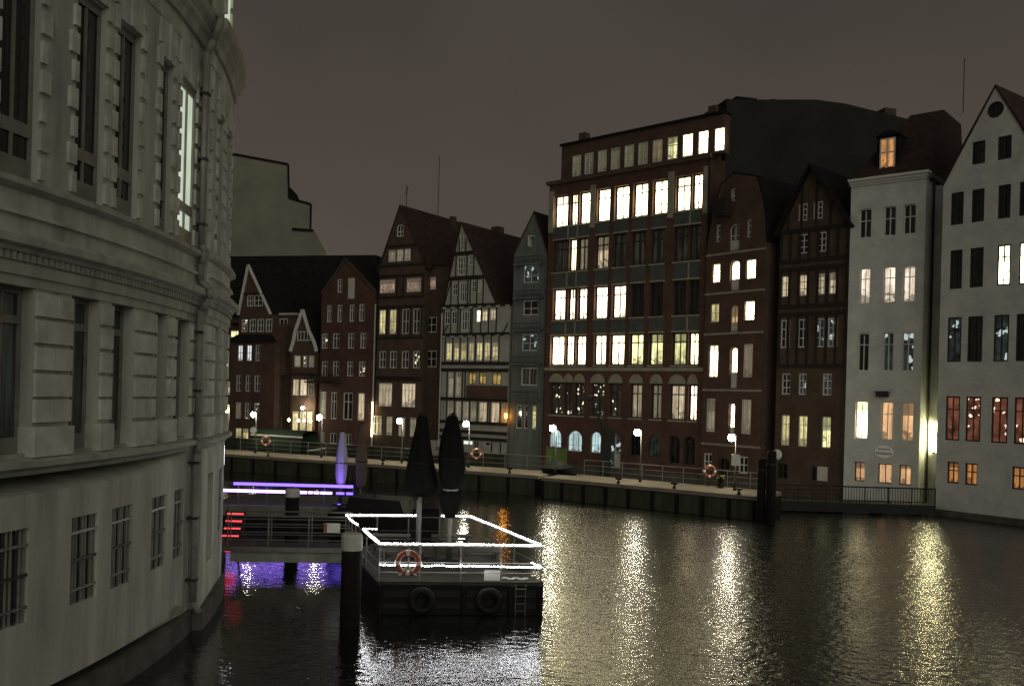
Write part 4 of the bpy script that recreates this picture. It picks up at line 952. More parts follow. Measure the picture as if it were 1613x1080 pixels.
# windows between the piers
for i, ((a0, a1, _), (b0, b1, _)) in enumerate(zip(PL, PL[1:])):
    s0, s1 = sd_(a1)-.03, sd_(b0)+.03
    if s1-s0 < .3: continue
    o = RIS if a1 > 28.6 else 0.0
    for z0, z1, up in ((6.05, 9.56, 0), (11.75, 16.45, 1)):
        k = 'glass_teal'
        if up: k = 'glass_dark'
        ob = o
        if up: o = ob+.12
        if up and 26.3 < a1 < 26.8: k = 'lit_n'; o = ob+.24
        w_o = MB()
        for x in (s0, s1-.1): ablock(w_o, x, x+.1, o-.36, o-.28, z0, z1)
        c = (s0+s1)/2; ablock(w_o, c-.03, c+.03, o-.355, o-.29, z0, z1)
        for zf in ((.0, .1), (.2, .26) if up else (.78, .83), (.96, 1.0)): ablock(w_o, s0+.1, s1-.1, o-.352, o-.285, z0+(z1-z0)*zf[0], z0+(z1-z0)*zf[1])
        fo = w_o.build('window', 'pipe_zinc', LB)
        apart('pane', s0, s1, o-.40, o-.34, z0, z1, k, fo)
        o = ob
        if up:
            lt = apart('lintel_panel', s0-.02, s1+.02, -1.0, o-.06, 16.45, 17.56, 'stucco')
            n = 7; ww = (s1-s0+.2)/n
            for j in range(n): apart('voussoir', s0-.1+j*ww+.012, s0-.1+(j+1)*ww-.012, -.4, o+.03+(.05 if j == 3 else 0), 16.5, 17.5, 'stucco_block', lt)
# storey above the main cornice
sweep('top_wall', rect(-.9, -.05, 19.1, 25), S0, SP-.03, 'stucco'); sweep('top_wall', rect(-.9, RIS-.05, 19.1, 25), SP-.03, S1, 'stucco')
for d0 in (30.6,):
    tw = apart('window', sd_(d0), sd_(d0+1.1), RIS-.04, RIS-.02, 19.4, 24, 'lit_n')
    for x in (d0-.15, d0+1.1):
        for i in range(7): apart('quoin', sd_(x), sd_(x+.15), RIS-.05, RIS+.06, 19.3+i*.66, 19.78+i*.66, 'stucco_block', tw)
sweep('core_wall', rect(-6.0, -1.0, -1, 25), S0, S1, 'dark_firewall'); sweep('roof', [(-6.2, 25), (.4, 25), (.4, 25.5), (-6.2, 28)], S0, S1, 'roof_slate')
apart('end_wall', S1-.02, S1+.05, -6, RIS, -1, 25, 'stucco')
# drain pipe
m = MB(); so = sd_(28.25)
m.path([arc(so, .22, 24), arc(so, .22, 19.2), arc(so, .62, 18.9), arc(so, .4, 18.2), arc(so, .20, 17.8), arc(so, .20, 11.9), arc(so, .33, 11.7), arc(so, .20, 11.3), arc(so, .2, 10.8), arc(so, .5, 10.55), arc(so, .5, 10.25), arc(so, .22, 9.9), arc(so, .22, 6.1), arc(so, .36, 5.9), arc(so, .22, 5.5), arc(so, .22, .95), arc(so, .42, .62)], .105, 10)
dp_ = m.build('drainpipe', 'pipe_zinc', LB, True)
for z in (1.6, 3.5, 5.2, 7.4, 9.2, 12.5, 14.5, 16.5): apart('pipe_clip', so-.14, so+.14, 0, .34, z, z+.07, 'steel_dark', dp_)
apart('waste_pipe', sd_(26.9), sd_(27.2), -.1, .25, .95, 1.08, 'pipe_zinc')
bank = MB(); n = 24
bank.v = [tuple(Vector(arc(S0+(S1-S0)*i/n, -.8, 0))+LB0+Vector((0, 0, .8))) for i in range(n+1)]+[(-120, 45, .8), (-120, -10, .8)]
bank.f = [tuple(range(n+3))]; struct(bank.build('bank_ground', 'mud_ground'))

m = MB(); m.v = [(x, y, z) for z in (-1, 1.04) for x, y in ((-60, 33.2), (-10.9, 33.2), (-12.7, 41.5), (-60, 41.5))]; m.f = [(3, 2, 1, 0), (4, 5, 6, 7), (0, 1, 5, 4), (1, 2, 6, 5), (2, 3, 7, 6), (3, 0, 4, 7)]
struct(m.build('quay', 'quay_base'))
# ------------------------------------------------------------------ floating pontoons in front of the houses
ZD = 1.5
def pontoon(name, label, p0, p1, wd, nseg):
    p0, p1 = Vector(p0), Vector(p1); d = p1-p0; L = d.length; a = math.atan2(d.y, d.x)
    r = tag(empty(name, (p0.x, p0.y, 0), a), label, 'pontoon', 'floating pontoons')
    MB().box(0, L, .05, wd, -.4, ZD-.26).build('hull', 'hull_black', r)
    n = nseg
    for i in range(n):
        u0, u1 = L*i/n+.03, L*(i+1)/n-.03
        MB().box(u0, u1, -.06, .04, -.15, ZD-.3-.02*(i % 3)).build('fender_panel', 'fender_wood', r)
        MB().box(u0-.025, u1+.025, -.1, wd, ZD-.25, ZD-.003*(i % 2)).build('deck_slab', 'deck_concrete', r)
    for i in range(n+1):
        u = min(max(L*i/n, .12), L-.12); MB().box(u-.12, u+.12, -.14, -.065, -.2, ZD-.27).build('fender_post', 'hull_timber', r)
    return r, p0, d.normalized(), L, a
p1a, p1b = at_z(1192, 819, 0), at_z(853, 783, 0)
PB = pontoon('pontoon', 'long concrete decked pontoon with bollards below the brick warehouse', (p1b.x, p1b.y), (p1a.x, p1a.y), 4.4, 9)
p2a, p2b = at_z(848, 780, 0), at_z(300, 736, 0)
PA = pontoon('pontoon', 'far pontoon with lamp posts below the old gabled houses', (p2b.x, p2b.y), (p2a.x, p2a.y), 4.4, 14)
def on(Pn, u, y=0.0, z=ZD):
    _, o, d, L, a = Pn; n = Vector((-d.y, d.x)); p = o+d*u+n*y; return Vector((p.x, p.y, z))
def u_of(Pn, px, y):
    """distance along a pontoon at which a line y metres in from its edge crosses a photo column"""
    _, o, d, L, a = Pn; n = Vector((-d.y, d.x)); q = o+n*y; k = (px-CX)/F
    return (k*q.y-q.x)/(d.x-k*d.y)
# lamp posts
def lamp_post():
    r = empty('lamp_post')
    m = MB(); m.lathe([(.11, 0), (.11, .5), (.055, .55), (.038, 3.5)], 10); m.build('post', 'steel_dark', r, True)
    m = MB(); m.path([(0, 0, 3.45), (0, 0, 3.72), (-.12, 0, 3.78), (-.26, 0, 3.72)], .028, 6); m.build('arm', 'steel_dark', r)
    g = MB(); g.lathe([(.02, -.24), (.17, -.18), (.24, 0), (.17, .18), (.02, .24)], 14, (-.3, 0, 3.55)); g.build('globe', 'lamp_white', r, True)
    c = MB(); c.lathe([(.1, .18), (.06, .24)], 10, (-.3, 0, 3.55)); c.build('cap', 'steel_dark', r)
    return r
lp = lamp_post(); LPX = [(PA, 405, 'carrying a small round white sign'), (PA, 509, 'beside the lit restaurant front'), (PA, 636, 'below the brown brick gable'), (PA, 741, 'next to the life ring below white half timbered gable'),
    (PB, 878, 'below the cyan lit arched windows'), (PB, 1012, 'below the dark blind arches of brick warehouse'), (PB, 1161, 'carrying a white rectangular notice')]
for i, (Pn, x, lb) in enumerate(LPX):
    o = lp if i == 0 else clone(lp)
    o.location = on(Pn, u_of(Pn, x, 2.6), 2.6); o.rotation_euler = (0, 0, Pn[4]*.3)
    tag(o, 'slim lamp post with glowing globe '+lb, 'lamp post', 'lamp posts along the pontoons')
q = on(PB, u_of(PB, 1161, 2.6), 2.6); m = MB(); m.box(-.28, .28, -.03, .0, -.38, .38)
sg = tag(m.build('notice_sign', 'white_paint', None, False, (q.x, q.y-.09, q.z+2.05)), 'white rectangular notice on the pontoon lamp post', 'sign')
m = MB(); m.box(-.06, .06, .0, .05, -.08, .08); m.build('clamp', 'steel_dark', sg)
q = on(PA, u_of(PA, 403, 2.6), 2.6); m = MB(); m.prism([(.3*math.cos(t*math.pi/8), .3*math.sin(t*math.pi/8)) for t in range(16)], -.03, 0)
sg = tag(m.build('round_sign', 'white_paint', None, False, (q.x-.1, q.y-.09, q.z+2.1)), 'small round white sign on a far pontoon lamp post', 'sign')
m = MB(); m.box(.02, .14, .0, .05, -.08, .08); m.build('clamp', 'steel_dark', sg)
# bollards
def bollard():
    r = empty('mooring_bollard'); m = MB(); m.lathe([(.13, 0), (.12, .12), (.07, .2), (.07, .32)], 10); m.build('base', 'steel_dark', r, True)
    m = MB(); m.tube((-.22, 0, .36), (.22, 0, .36), .07, 8); m.build('horn', 'steel_dark', r); return r
bl = bollard(); first = True
for Pn, xs in ((PB, ((978, 'below the white arched doorway'), (1066, 'below the dark blind arches'), (1168, 'closest to the mooring piles'))), (PA, ((425, 'in front of the green boat'), (606, 'below the slim wall lamp of red brick house'), (735, 'below white half timbered gable'), (806, 'below the narrow grey house')))):
    for x, lb in xs:
        o = bl if first else clone(bl); first = False
        o.location = on(Pn, u_of(Pn, x, .3), .3, ZD-.01); o.rotation_euler = (0, 0, Pn[4])
        tag(o, 'small dark mooring bollard on pontoon edge '+lb, 'bollard', 'mooring bollards')
# railings along the back edge of the pontoons
def railing(name, label, p, q, h=1.05, nposts=8, bars=2, mat='steel_dark', balusters=0, r=.03, group=None, cat='railing'):
    p, q = Vector(p), Vector(q); o = tag(empty(name, tuple(p)), label, cat, group); d = q-p
    for i in range(nposts+1):
        b = d*(i/nposts); MB().tube(b, b+Vector((0, 0, h)), r, 6).build('post', mat, o)
    MB().tube((0, 0, h), d+Vector((0, 0, h)), r*1.15, 6).build('handrail', mat, o)
    for k in range(bars):
        z = h*(k+1)/(bars+1); MB().tube((0, 0, z), d+Vector((0, 0, z)), r*.7, 6).build('rail', mat, o)
    for i in range(balusters):
        b = d*((i+.5)/balusters); MB().tube(b+Vector((0, 0, .1)), b+Vector((0, 0, h)), r*.45, 5).build('baluster', mat, o)
    return o
railing('railing', 'dark steel railing on the pontoon below the brick warehouse', on(PB, 1.0, 4.3), on(PB, PB[3]-.5, 4.3), 1.15, 9, 2, 'steel_grey')
railing('railing', 'steel railing on the pontoon below the old gables', on(PA, 2.0, 4.3), on(PA, PA[3]-1, 4.3), 1.15, 16, 2, 'steel_grey')
# life rings on stands
def life_ring(pos, label, scale=1.0, post=True):
    r = tag(empty('life_ring', tuple(pos)), label, 'life ring')
    m = MB(); m.torus((0, 0, 0), (0, 1, 0), .30*scale, .075*scale, 22, 8); m.build('ring', 'ring_orange', r, True)
    for k in range(4):
        t = math.pi/4+k*math.pi/2; c = Vector((.30*scale*math.cos(t), 0, .30*scale*math.sin(t)))
        m = MB(); m.torus((0, 0, 0), (0, 1, 0), .30*scale, .079*scale, 4, 8, t+math.pi/2-.18, t+math.pi/2+.18); m.build('band', 'white_paint', r, True)
    if post:
        m = MB(); m.tube((0, .1, -1.1), (0, .1, .5), .04, 6); m.build('stand', 'steel_dark', r)
    return r
for Pn, x, lb in ((PA, 421, 'orange life ring on a stand in front of the moored green boat'), (PA, 753, 'orange life ring on a stand beside white half timbered house'), (PB, 1121, 'orange life ring on a stand near the brick loading door house')):
    q = on(Pn, u_of(Pn, x, 3.6), 3.6); life_ring((q.x, q.y, q.z+1.09), lb, 1.25)
# bicycle-like clutter: potted plants with yellow flowers
def plant_pot(pos, label):
    r = tag(empty('potted_plant', tuple(pos)), label, 'plant')
    m = MB(); m.lathe([(.2, 0), (.28, .35), (.26, .36)], 10); m.build('pot', 'steel_dark', r)
    m = MB()
    for i in range(60):
        a = random.uniform(0, 6.28); e = random.uniform(.1, 1.4); l = random.uniform(.25, .6)
        t = Vector((math.cos(a)*math.cos(e)*l, math.sin(a)*math.cos(e)*l, .35+math.sin(e)*l)); s_ = Vector((-math.sin(a), math.cos(a), 0))*.05
        b = len(m.v); m.v += [(0, 0, .34), tuple(t*.6+s_+Vector((0, 0, .14))), tuple(t), tuple(t*.6-s_+Vector((0, 0, .14)))]; m.f.append((b, b+1, b+2, b+3))
    m.build('leaves', 'tarp_green', r)
    m = MB()
    for i in range(9):
        a = random.uniform(0, 6.28); m.lathe([(.02, -.03), (.06, 0), (.02, .04)], 6, (math.cos(a)*.28*random.random()**.5, math.sin(a)*.28*random.random()**.5, .62+random.random()*.25))
    m.build('flowers', 'yellow_cloth', r); return r
q = on(PB, u_of(PB, 1139, 3.4), 3.4); plant_pot(q, 'potted plant with yellow flowers near the life ring stand')
# dark dinghy under a tarpaulin at the pontoon end, green container, davit crane
q = on(PB, u_of(PB, 886, 3.3), 3.3, ZD); bt = tag(empty('covered_dinghy', tuple(q), PB[4]), 'low dark dinghy under black tarpaulin on the pontoon', 'boat')
def hullmesh(L, Wd, hgt, bow=.35, keel=.3):
    m = MB(); secs = 9
    for i in range(secs):
        t = i/(secs-1); w_ = Wd/2*(1-max(0, (t-(1-bow))/bow)**2)*(0.8+.2*min(1, t*5)); x = -L/2+L*t; rise = .3*max(0, (t-.6)/.4)**2
        m.v += [(x, -w_, hgt+rise), (x, -w_*.8, .2), (x, -w_*.25, 0), (x, w_*.25, 0), (x, w_*.8, .2), (x, w_, hgt+rise)]
    for i in range(secs-1):
        for j in range(5): m.f.append((i*6+j, (i+1)*6+j, (i+1)*6+j+1, i*6+j+1))
    m.f.append(tuple(range(6))[::-1]); m.f.append(tuple((secs-1)*6+j for j in range(6)))
    return m
hullmesh(3.0, 1.3, .45).build('hull', 'hull_black', bt)
m = MB()
for i in range(9):
    t = i/8; x = -1.5+3*t; hh = .5+.42*math.sin(math.pi*min(1, t*1.15+.05)); w_ = .68*(1-max(0, (t-.65)/.35)**2)+.02
    m.v += [(x, -w_, .44+.3*max(0, (t-.6)/.4)**2), (x, 0, hh+.1), (x, w_, .44+.3*max(0, (t-.6)/.4)**2)]
for i in range(8):
    for j in range(2): m.f.append((i*3+j, (i+1)*3+j, (i+1)*3+j+1, i*3+j+1))
m.build('tarpaulin', 'tarp_black', bt)
q = at_depth(876, 736, 78); gb = tag(empty('storage_locker', (q.x, q.y, -.1), B.a), 'yellow green tall locker standing against the brick warehouse base', 'locker')
m = MB(); m.box(-.75, .75, -.5, .5, 0, 3.2); m.build('cabinet', 'box_green', gb); m = MB(); m.box(-.02, .02, -.52, -.49, .1, 3.1); m.box(.08, .12, -.56, -.5, 1.4, 1.8); m.build('door_seam', 'dark_frame', gb)
MB().box(-.8, .8, -.55, .55, 3.2, 3.28).build('lid', 'dark_frame', gb)
q = at_depth(953, 745, 84); cr = tag(empty('davit_crane', (q.x, q.y, 0), 0), 'dark cargo crane leaning in front of the brick warehouse', 'crane')
m = MB(); m.tube((0, 0, 0), (0, 0, 5.2), .16, 8, .13); m.build('mast', 'steel_dark', cr)
m = MB(); m.tube((0, 0, 4.0), (-1.5, 0, 7.4), .12, 8, .09); m.build('jib', 'steel_dark', cr); m = MB(); m.tube((0, 0, 5.2), (-1.45, 0, 7.3), .035, 6); m.tube((0, 0, 2.4), (-.75, 0, 5.7), .07, 6); m.build('stay', 'steel_dark', cr)
m = MB(); m.lathe([(.05, -.25), (.32, -.1), (.32, .15), (.1, .3)], 10, (-1.55, 0, 7.4)); m.build('hoist_drum', 'steel_dark', cr); m = MB(); m.box(-.45, .45, -.4, .4, 0, 3.4); m.build('machine_housing', 'hull_black', cr)
m = MB(); m.box(-.1, .75, -.3, .3, 3.3, 4.6); m.build('cab', 'hull_black', cr)
# moored green boat with canopy behind the far pontoon
q = on(PA, u_of(PA, 462, 6.2), 6.2, 0); bt = tag(empty('moored_boat', (q.x, q.y, .05), PA[4]), 'moored boat with dark green canopy behind the far pontoon', 'boat')
hullmesh(8.0, 2.6, 1.5).build('hull', 'hull_black', bt)
m = MB()
for i in range(7):
    t = math.pi*i/6; m.v += [(-3.8, -1.3*math.cos(t), 3.0+.55*math.sin(t)), (2.2, -1.3*math.cos(t), 3.0+.55*math.sin(t))]
for i in range(6): m.f.append((2*i, 2*i+1, 2*i+3, 2*i+2))
m.v += [(-3.8, -1.3, 1.5), (2.2, -1.3, 1.5), (-3.8, 1.3, 1.5), (2.2, 1.3, 1.5)]; b = len(m.v)-4
m.f += [(b, b+1, 1, 0), (b+2, 12, 13, b+3)]; m.build('canopy', 'tarp_green', bt)
m = MB(); m.box(-3.9, 2.3, -1.36, -1.3, 2.92, 3.06); m.build('canopy_rail', 'white_board', bt)
m = MB(); m.tube((2.3, -.6, 1.7), (3.9, 0, 2.0), .05, 6); m.build('bow_rail', 'white_board', bt)
# restaurant string of bulbs under the small gabled house
rs = tag(empty('string_lights', tuple(at_depth(475, 661, 111.8))), 'row of warm bulbs strung over the lit restaurant front', 'string lights')
pts = [at_depth(x, y, 111.8)-at_depth(475, 661, 111.8) for x, y in ((455, 661), (470, 662), (479, 662), (489, 663))]
m = MB(); m.path([p+Vector((0, 0, .18)) for p in pts], .02, 5); m.build('cable', 'steel_dark', rs)
for p in pts: m = MB(); m.lathe([(.02, -.2), (.18, 0), (.02, .2)], 10, tuple(p)); m.build('bulb', 'lamp_warm', rs, True)
q = at_depth(477, 642, 112.3); fl_ = tag(empty('flood_lamp', tuple(q)), 'bright floodlight on the wall above the restaurant bulbs', 'lamp')
m = MB(); m.lathe([(.03, -.16), (.2, -.06), (.2, .1), (.03, .18)], 12); m.build('globe', 'lamp_white', fl_, True); m = MB(); m.tube((0, 0, .2), (0, .6, .5), .04, 6); m.build('bracket', 'steel_dark', fl_)

# ------------------------------------------------------------------ footbridge to the white house, mooring piles
fb0, fb1 = at_depth(1214, 790, 63.4), at_depth(1473, 795, 63.2)
d = Vector((fb1.x-fb0.x, fb1.y-fb0.y, 0)); L = d.length; a = math.atan2(d.y, d.x)
fb = tag(empty('footbridge', (fb0.x, fb0.y, 0), a), 'low dark footbridge running in front of the white cornice house', 'footbridge')
MB().box(0, L, 0, 2.0, .55, .72).build('deck', 'deck_timber', fb); MB().box(0, L, -.12, .0, .1, .74).build('girder', 'hull_black', fb); MB().box(0, L, 2.0, 2.12, .1, .74).build('girder', 'hull_black', fb)
for u in (.4, L*.33, L*.66): MB().box(u, u+.3, .2, 1.8, -1, .54).build('pier', 'hull_timber', fb)
half = L*.42
railing('railing', 'plain three bar railing on footbridge before brown timbered house', (fb0.x, fb0.y, .7), (fb0.x+d.x*.42, fb0.y+d.y*.42, .7), 1.15, 5, 3, 'steel_dark', 0, .04)
railing('railing', 'dense baluster railing on footbridge before white cornice house', (fb0.x+d.x*.43, fb0.y+d.y*.43, .7), (fb0.x+d.x, fb0.y+d.y, .7), 1.15, 4, 0, 'steel_dark', 34, .045)
def pile(pos, h, r, label, cap=None, caph=.5):
    o = tag(empty('mooring_pile', (pos.x, pos.y, 0)), label, 'pile'); m = MB()
    m.lathe([(r*1.03, -1.2), (r, h*.5), (r*.96, h-.12), (r*.8, h)], 14); m.build('shaft', 'pile_wood', o, True)
    if cap: m = MB(); m.lathe([(r*1.05, h-caph), (r*1.06, h-.05), (r*.9, h+.03)], 14); m.build('cap', cap, o)
    else: m = MB(); m.lathe([(r*1.06, h*.8), (r*1.06, h*.8+.15)], 14); m.build('iron_band', 'steel_dark', o)
    return o
pile(at_z(1198, 822, 0), 4.0, .27, 'dark timber mooring pile beside the pontoon corner'); pile(at_z(1213, 824, 0), 4.5, .3, 'taller dark timber mooring pile in front of footbridge end')

# ------------------------------------------------------------------ terrace pontoon with rope lights
ZT, ZDK = 2.34, 1.1
FL, FRr, BR, BL = (at_z(*p, ZT) for p in ((598, 857), (853, 860), (741, 814), (545, 812)))
base = Vector(((FL.x+FRr.x)/2, (FL.y+FRr.y)/2, 0))
TP = tag(empty('terrace_pontoon', tuple(base)), 'dark floating terrace with tyre fenders moored beside the curved building', 'pontoon')
cs = [Vector((p.x, p.y, 0))-base for p in (FL, FRr, BR, BL)]
cen = sum(cs, Vector())/4; cs = [c+(c-cen).normalized()*.12 for c in cs]
def quadprism(corners, z0, z1, name, mat, parent):
    m = MB(); n = len(corners); m.v = [(c.x, c.y, z0) for c in corners]+[(c.x, c.y, z1) for c in corners]
    m.f = [tuple(range(n))[::-1], tuple(range(n, 2*n))]+[(i, (i+1) % n, n+(i+1) % n, n+i) for i in range(n)]
    return m.build(name, mat, parent)
quadprism(cs, -.6, ZDK-.12, 'hull', 'hull_black', TP)
nb = 16
for i in range(nb):   # deck boards
    t0, t1 = i/nb+.002, (i+1)/nb-.002
    quadprism([cs[0].lerp(cs[3], t0), cs[1].lerp(cs[2], t0), cs[1].lerp(cs[2], t1), cs[0].lerp(cs[3], t1)], ZDK-.115, ZDK-.004*(i % 2), 'deck_board', 'deck_timber', TP)
fd = (cs[1]-cs[0]); fdn = fd.normalized(); fn = Vector((fdn.y, -fdn.x, 0))
def fpt(t, out, z): p = cs[0]+fd*t+fn*out; return Vector((p.x, p.y, z))
for z0, z1 in ((.86, 1.02), (.42, .56), (.05, .18)):
    m = MB(); a_, b_ = fpt(0, 0, 0), fpt(1, 0, 0); c_, d_ = fpt(0, .09, 0), fpt(1, .09, 0)
    m.hexa([(a_.x, a_.y, z0), (b_.x, b_.y, z0), (c_.x, c_.y, z0), (d_.x, d_.y, z0), (a_.x, a_.y, z1), (b_.x, b_.y, z1), (c_.x, c_.y, z1), (d_.x, d_.y, z1)]); m.build('rubbing_strake', 'hull_timber', TP)
for t in (.02, .3, .52, .8, .98): m = MB(); p = fpt(t, .06, 0); m.tube((p.x, p.y, -.3), (p.x, p.y, 1.0), .1, 8); m.build('fender_post', 'hull_timber', TP)
for t in (.27, .67): m = MB(); p = fpt(t, .2, .5); m.torus(p, fn, .34, .13, 22, 10); m.build('tyre_fender', 'rubber', TP, True)
for t in (.86,): m = MB(); p, p2 = fpt(t-.03, .14, 0), fpt(t+.03, .14, 0); m.tube((p.x, p.y, .0), (p.x, p.y, 1.05), .02, 6); m.tube((p2.x, p2.y, 0), (p2.x, p2.y, 1.05), .02, 6); [m.tube((p.x, p.y, z), (p2.x, p2.y, z), .018, 6) for z in (.15, .4, .65, .9)]; m.build('boarding_ladder', 'steel_grey', TP)
# guard rail of the terrace: a thing of its own, standing on the deck
TR = tag(empty('terrace_railing', (base.x, base.y, ZDK-.02)), 'grey steel guard rail round the floating terrace', 'railing')
rc = [Vector((p.x, p.y, 0))-base for p in (FL, FRr, BR, BL)]; hR = ZT-ZDK+.02
for k in range(4):
    a_, b_ = rc[k], rc[(k+1) % 4]; n = 4 if k in (0, 2) else 3
    for i in range(n): p = a_.lerp(b_, i/n); MB().tube(p, p+Vector((0, 0, hR)), .028, 8).build('post', 'steel_grey', TR)
    MB().tube(a_+Vector((0, 0, hR-.03)), b_+Vector((0, 0, hR-.03)), .024, 8).build('handrail', 'steel_grey', TR)
    for z in (.32, .66): MB().tube(a_+Vector((0, 0, z)), b_+Vector((0, 0, z)), .014, 6).build('rail', 'steel_grey', TR)
def rope_light(label, pts, r=.021, sp=.075, sag=.0, mat='led_white', name='rope_light'):
    o = tag(empty(name, tuple(pts[0])), label, 'rope light'); p0 = Vector(pts[0]); m = MB(); c = MB()
    for a_, b_ in zip(pts, pts[1:]):
        a_, b_ = Vector(a_)-p0, Vector(b_)-p0; n = max(1, int((b_-a_).length/sp))
        c.tube(a_-Vector((0, 0, .012)), b_-Vector((0, 0, .012)), r*.55, 6)
        for i in range(n):
            t = (i+.5)/n; q = a_.lerp(b_, t)+Vector((0, 0, random.uniform(-.006, .006)-sag*math.sin(t*9.0)*.5)); e = (b_-a_).normalized()*sp*.27
            m.tube(q-e, q+e, r*random.uniform(.85, 1.15), 6)
    c.build('tube', 'white_board', o); bb = m.build('bulbs', mat, o); bb['kind'] = 'stuff'; return o
up = Vector((0, 0, .045)); top = [p+up for p in (FL, FRr, BR, BL)]
rope_light('white rope light along the front top rail of terrace', [top[0]+Vector((0, -.04, 0)), top[1]+Vector((0, -.04, 0))])
rope_light('white rope light sloping along the open water side rail', [top[1], top[1].lerp(top[2], .3), top[2]])
rope_light('white rope light along the rear top rail of terrace', [top[2], top[2].lerp(top[3], .24)]); rope_light('white rope light on rear rail left of parasol pole', [top[2].lerp(top[3], .42), top[3]], .024)
rope_light('white rope light on the rail beside the mooring pile', [top[0], top[0].lerp(top[3], .42)], .034)
rope_light('short kinked rope light piece near the gangway gate', [top[0].lerp(top[3], .46)+Vector((.0, 0, .0)), top[0].lerp(top[3], .46)+Vector((.55, .05, 0))]); rope_light('loose rope light bulbs hanging near the gangway corner', [top[0].lerp(top[3], .60), top[0].lerp(top[3], .8)+Vector((0, 0, -.05)), top[3]], .026, .3)
lo = [at_depth(598, 889, FL.y-.06), at_depth(853, 893, FRr.y-.06)]
mid = [lo[0].lerp(lo[1], t)+Vector((0, 0, z)) for t, z in ((0, .0), (.25, .0), (.29, -.03), (.33, .0), (.4, .01), (.44, -.025), (.5, .01), (.75, .0), (1, 0))]
rope_light('white rope light along the lower front rail of terrace', mid)
rope_light('short rope light end on the lower side rail', [lo[1], lo[1].lerp(lo[1]+(BR-FRr), .12)])
q = at_depth(643, 886, FL.y-.12); lr = life_ring(q, 'orange and white life ring hanging on the terrace front rail', 1.2, False)
m = MB(); m.tube((0, .06, -.42), (0, .06, .62), .03, 6); m.build('hanger', 'steel_grey', lr); m = MB(); m.tube((-.02, -.06, -.1), (-.28, -.04, -.42), .04, 6); m.tube((.02, -.06, -.1), (.28, -.04, -.42), .04, 6); m.build('strap', 'white_board', lr)
# closed parasols
def parasol(px, py_top, py_bot, d, w_px, label, mat, prof, nf=8, zbase=ZDK, pole_r=.05, lean=.0):
    t = at_depth(px, py_top, d); b = at_depth(px, py_bot, d); hz = t.z-b.z; R = w_px/2*d/F
    o = tag(empty('parasol', (b.x, d, zbase)), label, 'parasol'); z0 = b.z-zbase
    ph = random.uniform(0, 6)
    fold = lambda th, z, r: 1+.16*abs(math.sin(nf*.5*th+ph))-.08+.06*math.sin(3*th+ph*2+z*1.7)
    m = MB(); m.lathe([(R*r, z0+hz*zf) for zf, r in prof], 40, (0, 0, 0), fold); m.build('canopy', mat, o, True)
    m = MB(); m.tube((0, 0, 0), (0, 0, z0+hz*.5), pole_r, 10); m.build('pole', 'steel_grey', o)
    m = MB(); m.lathe([(.45, 0), (.45, .08), (.12, .12), (.1, .6)], 14); m.build('foot', 'steel_dark', o)
    m = MB(); m.torus((0, 0, z0+hz*.42), (.05, 0, 1), R*dict(prof).get(.4, .76)*1.02, .03, 24, 6); m.build('strap', 'rubber', o)
    m = MB(); m.lathe([(.05, 0), (.04, .14)], 8, (0, 0, z0+hz)); m.build('finial', 'steel_dark', o)
    for k in range(8):
        th = k*math.pi/4+ph; m = MB(); m.tube((R*.86*prof[-1][1]*math.cos(th), R*.86*prof[-1][1]*math.sin(th), z0+hz-.05), (R*.9*prof[-1][1]*math.cos(th), R*.9*prof[-1][1]*math.sin(th), z0+hz+.09), .02, 5); m.build('rib_tip', 'steel_dark', o)
    return o, z0, hz, R
cone = [(0, .52), (.045, .78), (.10, .97), (.15, 1.0), (.3, .86), (.5, .68), (.7, .5), (.88, .36), (.96, .31), (1.0, .25)]
leaf = [(0, .55), (.05, .78), (.2, .96), (.4, 1.0), (.6, .9), (.78, .7), (.9, .5), (.97, .42), (1.0, .34)]
parasol(662, 655, 781, 36.0, 52, 'closed black parasol flaring out to a wide skirt', 'canvas_black', cone, pole_r=.07)
o2, z0, hz, R = parasol(710, 655, 770, 35.5, 39, 'closed black parasol with slim leaf shape and sleeve below', 'canvas_black', leaf, pole_r=.09)
m = MB(); m.lathe([(R*.35, z0-1.1), (R*.75, z0-.8), (R*.95, z0-.35), (R*.8, z0-.1), (R*.5, z0-.02), (R*.55, z0+.05)], 24, (0, 0, 0), lambda th, z, r: 1+.12*math.sin(5*th+z*3)); m.build('sleeve', 'canvas_black', o2, True)
m = MB(); m.torus((0, 0, z0-.02), (0, 0, 1), R*.55, .035, 18, 6); m.build('tie_cord', 'white_board', o2)
# benches and tables in the dark of the terrace
def table(pos, rz, label):
    r = tag(empty('picnic_table', tuple(pos), rz), label, 'table', 'terrace tables')
    for i in range(4): MB().box(-.8, .8, -.36+i*.185, -.20+i*.185, .70, .74).build('top_plank', 'deck_timber', r)
    for s_ in (-1, 1):
        MB().box(-.8, .8, s_*.72-.13, s_*.72+.13, .42, .46).build('bench_plank', 'deck_timber', r)
        for x in (-.62, .62): MB().hexa([(x-.04, s_*.6-.05, 0), (x+.04, s_*.6-.05, 0), (x-.04, s_*.6+.05, 0), (x+.04, s_*.6+.05, 0), (x-.04, s_*.25-.05, .7), (x+.04, s_*.25-.05, .7), (x-.04, s_*.25+.05, .7), (x+.04, s_*.25+.05, .7)]).build('leg', 'deck_timber', r)
    for x in (-.54, .54): MB().box(x-.03, x+.03, -.84, .84, .36, .415).build('brace', 'deck_timber', r)
    return r
cc = (FL+FRr+BR+BL)/4
for t, s_, lb in ((.28, .22, 'picnic table on the terrace behind the hanging life ring'), (.28, .74, 'picnic table on the terrace beside the open water'), (.75, .28, 'picnic table at the terrace rear near the gangway'), (.75, .74, 'picnic table at the terrace rear beside black parasols')):
    p = FL.lerp(FRr, s_).lerp(BL.lerp(BR, s_), t); table((p.x, p.y, ZDK), .1, lb)
